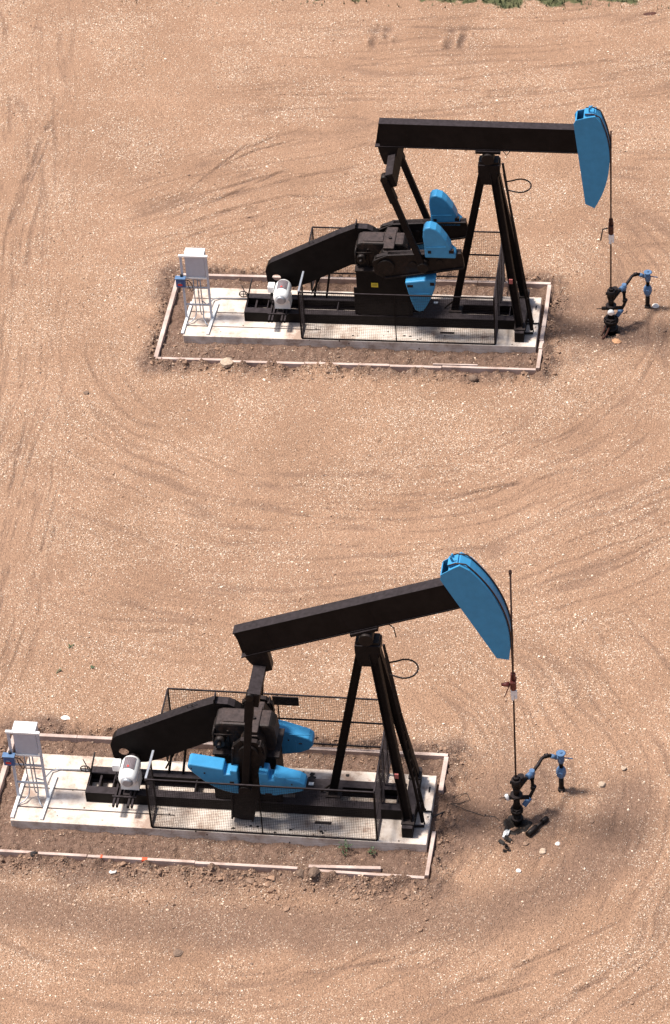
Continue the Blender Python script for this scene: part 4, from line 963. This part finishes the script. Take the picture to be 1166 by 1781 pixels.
    B(MB().tube([(cx + .30, cy + .20, 0.56), (cx + .16, cy + .06, 0.42)], 0.065, 12).tube([(cx + .22, cy + .05, 0.52), (cx + .22, cy + .22, 0.52)], 0.045, 10), 'ball_valve', 'pipeblue')
    if u == 'T':
        B(MB().tube([(cx + .0, cy - .16, 0.74), (cx + .01, cy - .22, 0.74), (cx + .01, cy - .26, 0.73)], [0.085, 0.10, 0.06], 14), 'pressure_gauge', 'white')
        B(MB().tube([(cx - .02, cy - .1, 0.2), (cx - .12, cy - .35, 0.06), (cx - .22, cy - .5, 0.02)], 0.03, 8).tube([(cx - .14, cy - .12, 0.2), (cx - .24, cy - .4, 0.06)], 0.025, 8), 'drain_pipe', 'rust')
    else:
        B(MB().tube([(cx - .24, cy - .03, 0.84), (cx - .19, cy - .05, 0.70)], 0.045, 10), 'pressure_gauge', 'white')
wellhead('T', 'farther wellhead of black and blue pipes with a round white gauge')
wellhead('B', 'nearer wellhead of black and blue pipes standing in an oily black pit')

def oily_pit(u, cx, cy, r, label):
    m = MB(); n = 40; vs = []; fs = []
    for k, rr in enumerate((0.12, 0.5, 0.8, 1.0, 1.12)):
        for i in range(n):
            a = 2 * math.pi * i / n; q = rr * r * (1 + 0.10 * math.sin(3 * a + 1) + 0.07 * math.sin(7 * a)); x = cx + q * math.cos(a); y = cy + q * math.sin(a)
            z = gz_fast(u, x, y) + (0.012, 0.02, 0.035, 0.02, -0.03)[k] + random.uniform(-.008, .01)
            vs.append((x, y, z))
    for k in range(4):
        for i in range(n): fs.append((k * n + i, (k + 1) * n + i, (k + 1) * n + (i + 1) % n, k * n + (i + 1) % n))
    m.add(vs, fs, True); o = m.build('oily_soil', M['oil'], None, (cx, cy, 0)); o.location = W(u, cx, cy, 0); o.rotation_euler = (0, 0, FR[u][2]); tag(o, kind='stuff')
def gz_fast(u, x, y): return gz(u, x, y)
oily_pit('B', 12.03, 1.06, 0.31, '')
oily_pit('T', 12.03, 1.05, 0.22, '')

# ------------------------------------------------------------------ rocks and litter
def rock(u, x, y, r, m, label, cat='rock', name='rock', fl=0.6, sx=1.3, seed=0, group=None):
    import bmesh
    rnd = random.Random(seed); bm = bmesh.new(); bmesh.ops.create_icosphere(bm, subdivisions=2, radius=1.0)
    ph = [rnd.uniform(0, 6) for _ in range(6)]
    for v in bm.verts:
        c = v.co; d = 1 + 0.16 * math.sin(3 * c.x + ph[0]) + 0.13 * math.sin(4 * c.y + ph[1]) + 0.1 * math.sin(5 * c.z + ph[2]) + rnd.uniform(-.06, .06)
        v.co = Vector((c.x * d * r * sx, c.y * d * r, c.z * d * r * fl))
    me = bpy.data.meshes.new(name); bm.to_mesh(me); bm.free(); me.materials.append(M[m])
    o = bpy.data.objects.new(name, me); COL.objects.link(o); z = gz(u, x, y)
    o.location = W(u, x, y, z + r * fl * 0.45); o.rotation_euler = (0, 0, rnd.uniform(-.6, .6)); return tag(o, label, cat, group)
rock('T', 1.43, -1.08, 0.15, 'rock', 'pale angular rock lying against the near board of the farther timber border', seed=1, sx=1.5)
rock('T', -2.33, -2.48, 0.06, 'clodrock', 'small dark stone alone on the gravel left of the farther pad', seed=2)
rock('T', 13.22, 2.32, 0.09, 'whiterock', 'white stone lying right of the blue valve riser of the farther wellhead', seed=3)
rock('T', 12.22, 0.62, 0.09, 'tanrock', 'orange tan stone at the foot of the farther wellhead', seed=4, sx=1.7)
rock('B', 12.22, -0.46, 0.05, 'whiterock', 'round white stone on the gravel in front of the nearer wellhead', seed=5)
rock('B', 2.71, -1.32, 0.055, 'whiterock', 'oval white stone in front of the nearer border, below its orange paint mark', seed=6, sx=1.5)
rock('B', 7.16, -1.06, 0.12, 'clodrock', 'big brown mud lump against the nearer timber border, left one of two', seed=7, sx=1.1, fl=.8)
rock('B', 7.46, -1.05, 0.13, 'clodrock', 'big brown mud lump against the nearer timber border, right one of two', seed=8, sx=1.1, fl=.8)
rock('B', 0.57, 3.76, 0.08, 'whiterock', 'flat white stone behind the nearer timber border, near the control rack', seed=9, sx=1.5, fl=.35)
rock('B', 0.75, -0.98, 0.085, 'rubber', 'black lump on the near timber board at the lower left corner', seed=10, sx=1.1)
rock('B', 14.44, 3.06, 0.06, 'rock', 'small pale stone at the right, farthest from the nearer wellhead', seed=11)
rock('B', 13.96, 2.5, 0.08, 'rock', 'brownish stone on the dark soil right of the nearer wellhead riser', seed=12)
rock('B', 12.72, 0.22, 0.08, 'rock', 'pale half buried stone in front of the nearer wellhead pit', seed=13, fl=.3)
rock('T', 8.35, -1.25, 0.11, 'clodrock', 'brown mud lump in front of the farther border, near its right corner', seed=14, fl=.6)
rock('T', 12.3, 17.6, 0.11, 'rust', 'flat reddish brown stone at the grass edge, top right', seed=15, sx=1.8, fl=.4)
rock('B', 4.66, -3.62, 0.10, 'clodrock', 'dark brown dirt crumb patch on open gravel below the nearer pad', seed=16, fl=.25, sx=1.3)
rock('B', 11.74, 1.95, 0.09, 'clodrock', 'dark mud lump left of the nearer wellhead', seed=17, fl=.5)
rock('B', 13.05, 0.48, 0.05, 'whiterock', 'small white stone right of the dropped pipe piece', seed=18)

j = thing('pipe_piece', 'B', (12.5, 0.8, 0), 'short black pipe with thick ends lying on the ground by the nearer wellhead', 'pipe')
zg = gz('B', 12.5, .8) + .07
MB().tube([(12.33, 0.66, zg), (12.52, 0.92, zg + .01)], 0.075, 12).build('collar', M['greasy'], j, (12.5, .8, 0))
MB().tube([(12.5, 0.90, zg + .01), (12.66, 1.12, zg)], 0.04, 10).build('pipe', M['greasy'], j, (12.5, .8, 0))
MB().tube([(12.64, 1.10, zg), (12.74, 1.24, zg)], 0.065, 12).build('coupling', M['greasy'], j, (12.5, .8, 0))

def rag(u, x, y, label):
    m = MB(); z = gz(u, x, y)
    for k in range(9):
        a = random.uniform(0, 6.28); r = random.uniform(0.02, 0.15); p = Vector((x + r * math.cos(a), y + 1.3 * r * math.sin(a), z + random.uniform(.01, .06)))
        q = p + Vector((random.uniform(-.12, .12), random.uniform(-.12, .12), random.uniform(-.01, .05))); m.bar(p, q, 0.09, 0.02, (random.uniform(-.5, .5), random.uniform(-.5, .5), 1))
    o = m.build('oily_rag', M['oil'], None, (x, y, z)); o.location = W(u, x, y, z); o.rotation_euler = (0, 0, FR[u][2]); return tag(o, label, 'rag')
rag('B', 11.84, 0.36, 'crumpled oily black rag on the gravel in front of the nearer wellhead')
def glove(u, x, y):
    t = thing('work_glove', u, (x, y, 0), 'whitish crumpled work glove at the rim of the oily pit', 'glove'); z = gz(u, x, y) + .05
    for k in range(4):
        MB().tube([(x - .05 + .035 * k, y - .06, z), (x - .03 + .035 * k, y + .02, z + .02), (x + .0 + .03 * k, y + .10 + .015 * (k % 2), z)], [.012, .016, .012], 6).build('finger', M['white'], t, (x, y, 0))
    MB().tube([(x - .03, y - .16, z), (x, y - .05, z + .01)], [.045, .055], 8).build('palm', M['white'], t, (x, y, 0))
glove('B', 11.80, 0.72)

# cables on the ground
def cable(u, pts, r, label, m='rubber'):
    P = []
    for i in range(len(pts) - 1):
        for k in range(4):
            f = k / 4; p = [pts[i][q] * (1 - f) + pts[i + 1][q] * f for q in range(3)]; P.append(p)
    P.append(list(pts[-1]))
    x, y = pts[0][0], pts[0][1]
    o = MB().tube(P, r, 6).build('cable', M[m], None, (x, y, 0)); o.location = W(u, x, y, 0); o.rotation_euler = (0, 0, FR[u][2]); return tag(o, label, 'cable')
def G(u, x, y, h=0.02): return (x, y, gz(u, x, y) + h)
cable('T', [(9.62, 1.0, .245), (9.80, 1.02, .245), (10.0, 1.04, .25), (10.04, 1.0, .1)], 0.022, 'short black cable running off the right end of the farther pad')
cable('B', [(9.62, 1.05, .245), (9.80, 1.06, .245), (10.0, 1.06, .25), (10.04, 1.0, .12), G('B', 10.3, 1.3)], 0.02, 'short black cable running off the right end of the nearer pad')
cable('B', [G('B', 10.3, 1.3), G('B', 10.45, 1.75), G('B', 10.75, 1.95), G('B', 10.85, 1.75), G('B', 10.6, 1.55), G('B', 10.4, 1.5), G('B', 10.8, 1.4), G('B', 11.2, 1.25), G('B', 11.5, 1.25), G('B', 11.75, 1.0)], 0.007, 'thin looped wire trailing over the dirt from the nearer pad to its wellhead')

# weeds
def weed(u, x, y, h, label, n=26):
    z = gz(u, x, y); m = MB(); st = MB()
    for k in range(5):
        a = random.uniform(0, 6.28); st.tube([(x, y, z), (x + .3 * h * math.cos(a), y + .3 * h * math.sin(a), z + h * random.uniform(.6, 1))], 0.004, 5)
    for k in range(n):
        a = random.uniform(0, 6.28); r = random.uniform(0, .4) * h; q = Vector((x + r * math.cos(a), y + r * math.sin(a), z + h * random.uniform(.1, 1)))
        d = Vector((math.cos(a + random.uniform(-1, 1)), math.sin(a + random.uniform(-1, 1)), random.uniform(-.2, .6))).normalized() * random.uniform(.05, .1); s = d.cross(Vector((0, 0, 1))).normalized() * 0.018
        m.add([q, q + d * .5 + s, q + d, q + d * .5 - s], [(0, 1, 2, 3)])
    t = thing('weed', u, (x, y, z), label, 'weed'); m.build('leaves', M['weed'], t, (x, y, z)); st.build('stem', M['weed'], t, (x, y, z)); return t
weed('B', 8.08, -0.16, 0.30, 'taller green weed growing at the near edge of the nearer pad')
weed('B', 8.72, -0.14, 0.14, 'low green weed at the near edge of the nearer pad, right of the taller one', 16)
for wx_, wy_ in ((0.2, 6.3), (0.9, 5.6), (0.05, 5.4)):
    w_ = weed('B', wx_, wy_, 0.06, 'tiny green weed tuft on the open gravel behind the nearer control rack', 7); w_['group'] = 'weed tufts behind the nearer control rack'
def W2(x, y):
    a, b, t = FR['B']; dx = x - a; dy = y - b; return dx * math.cos(t) + dy * math.sin(t), -dx * math.sin(t) + dy * math.cos(t)
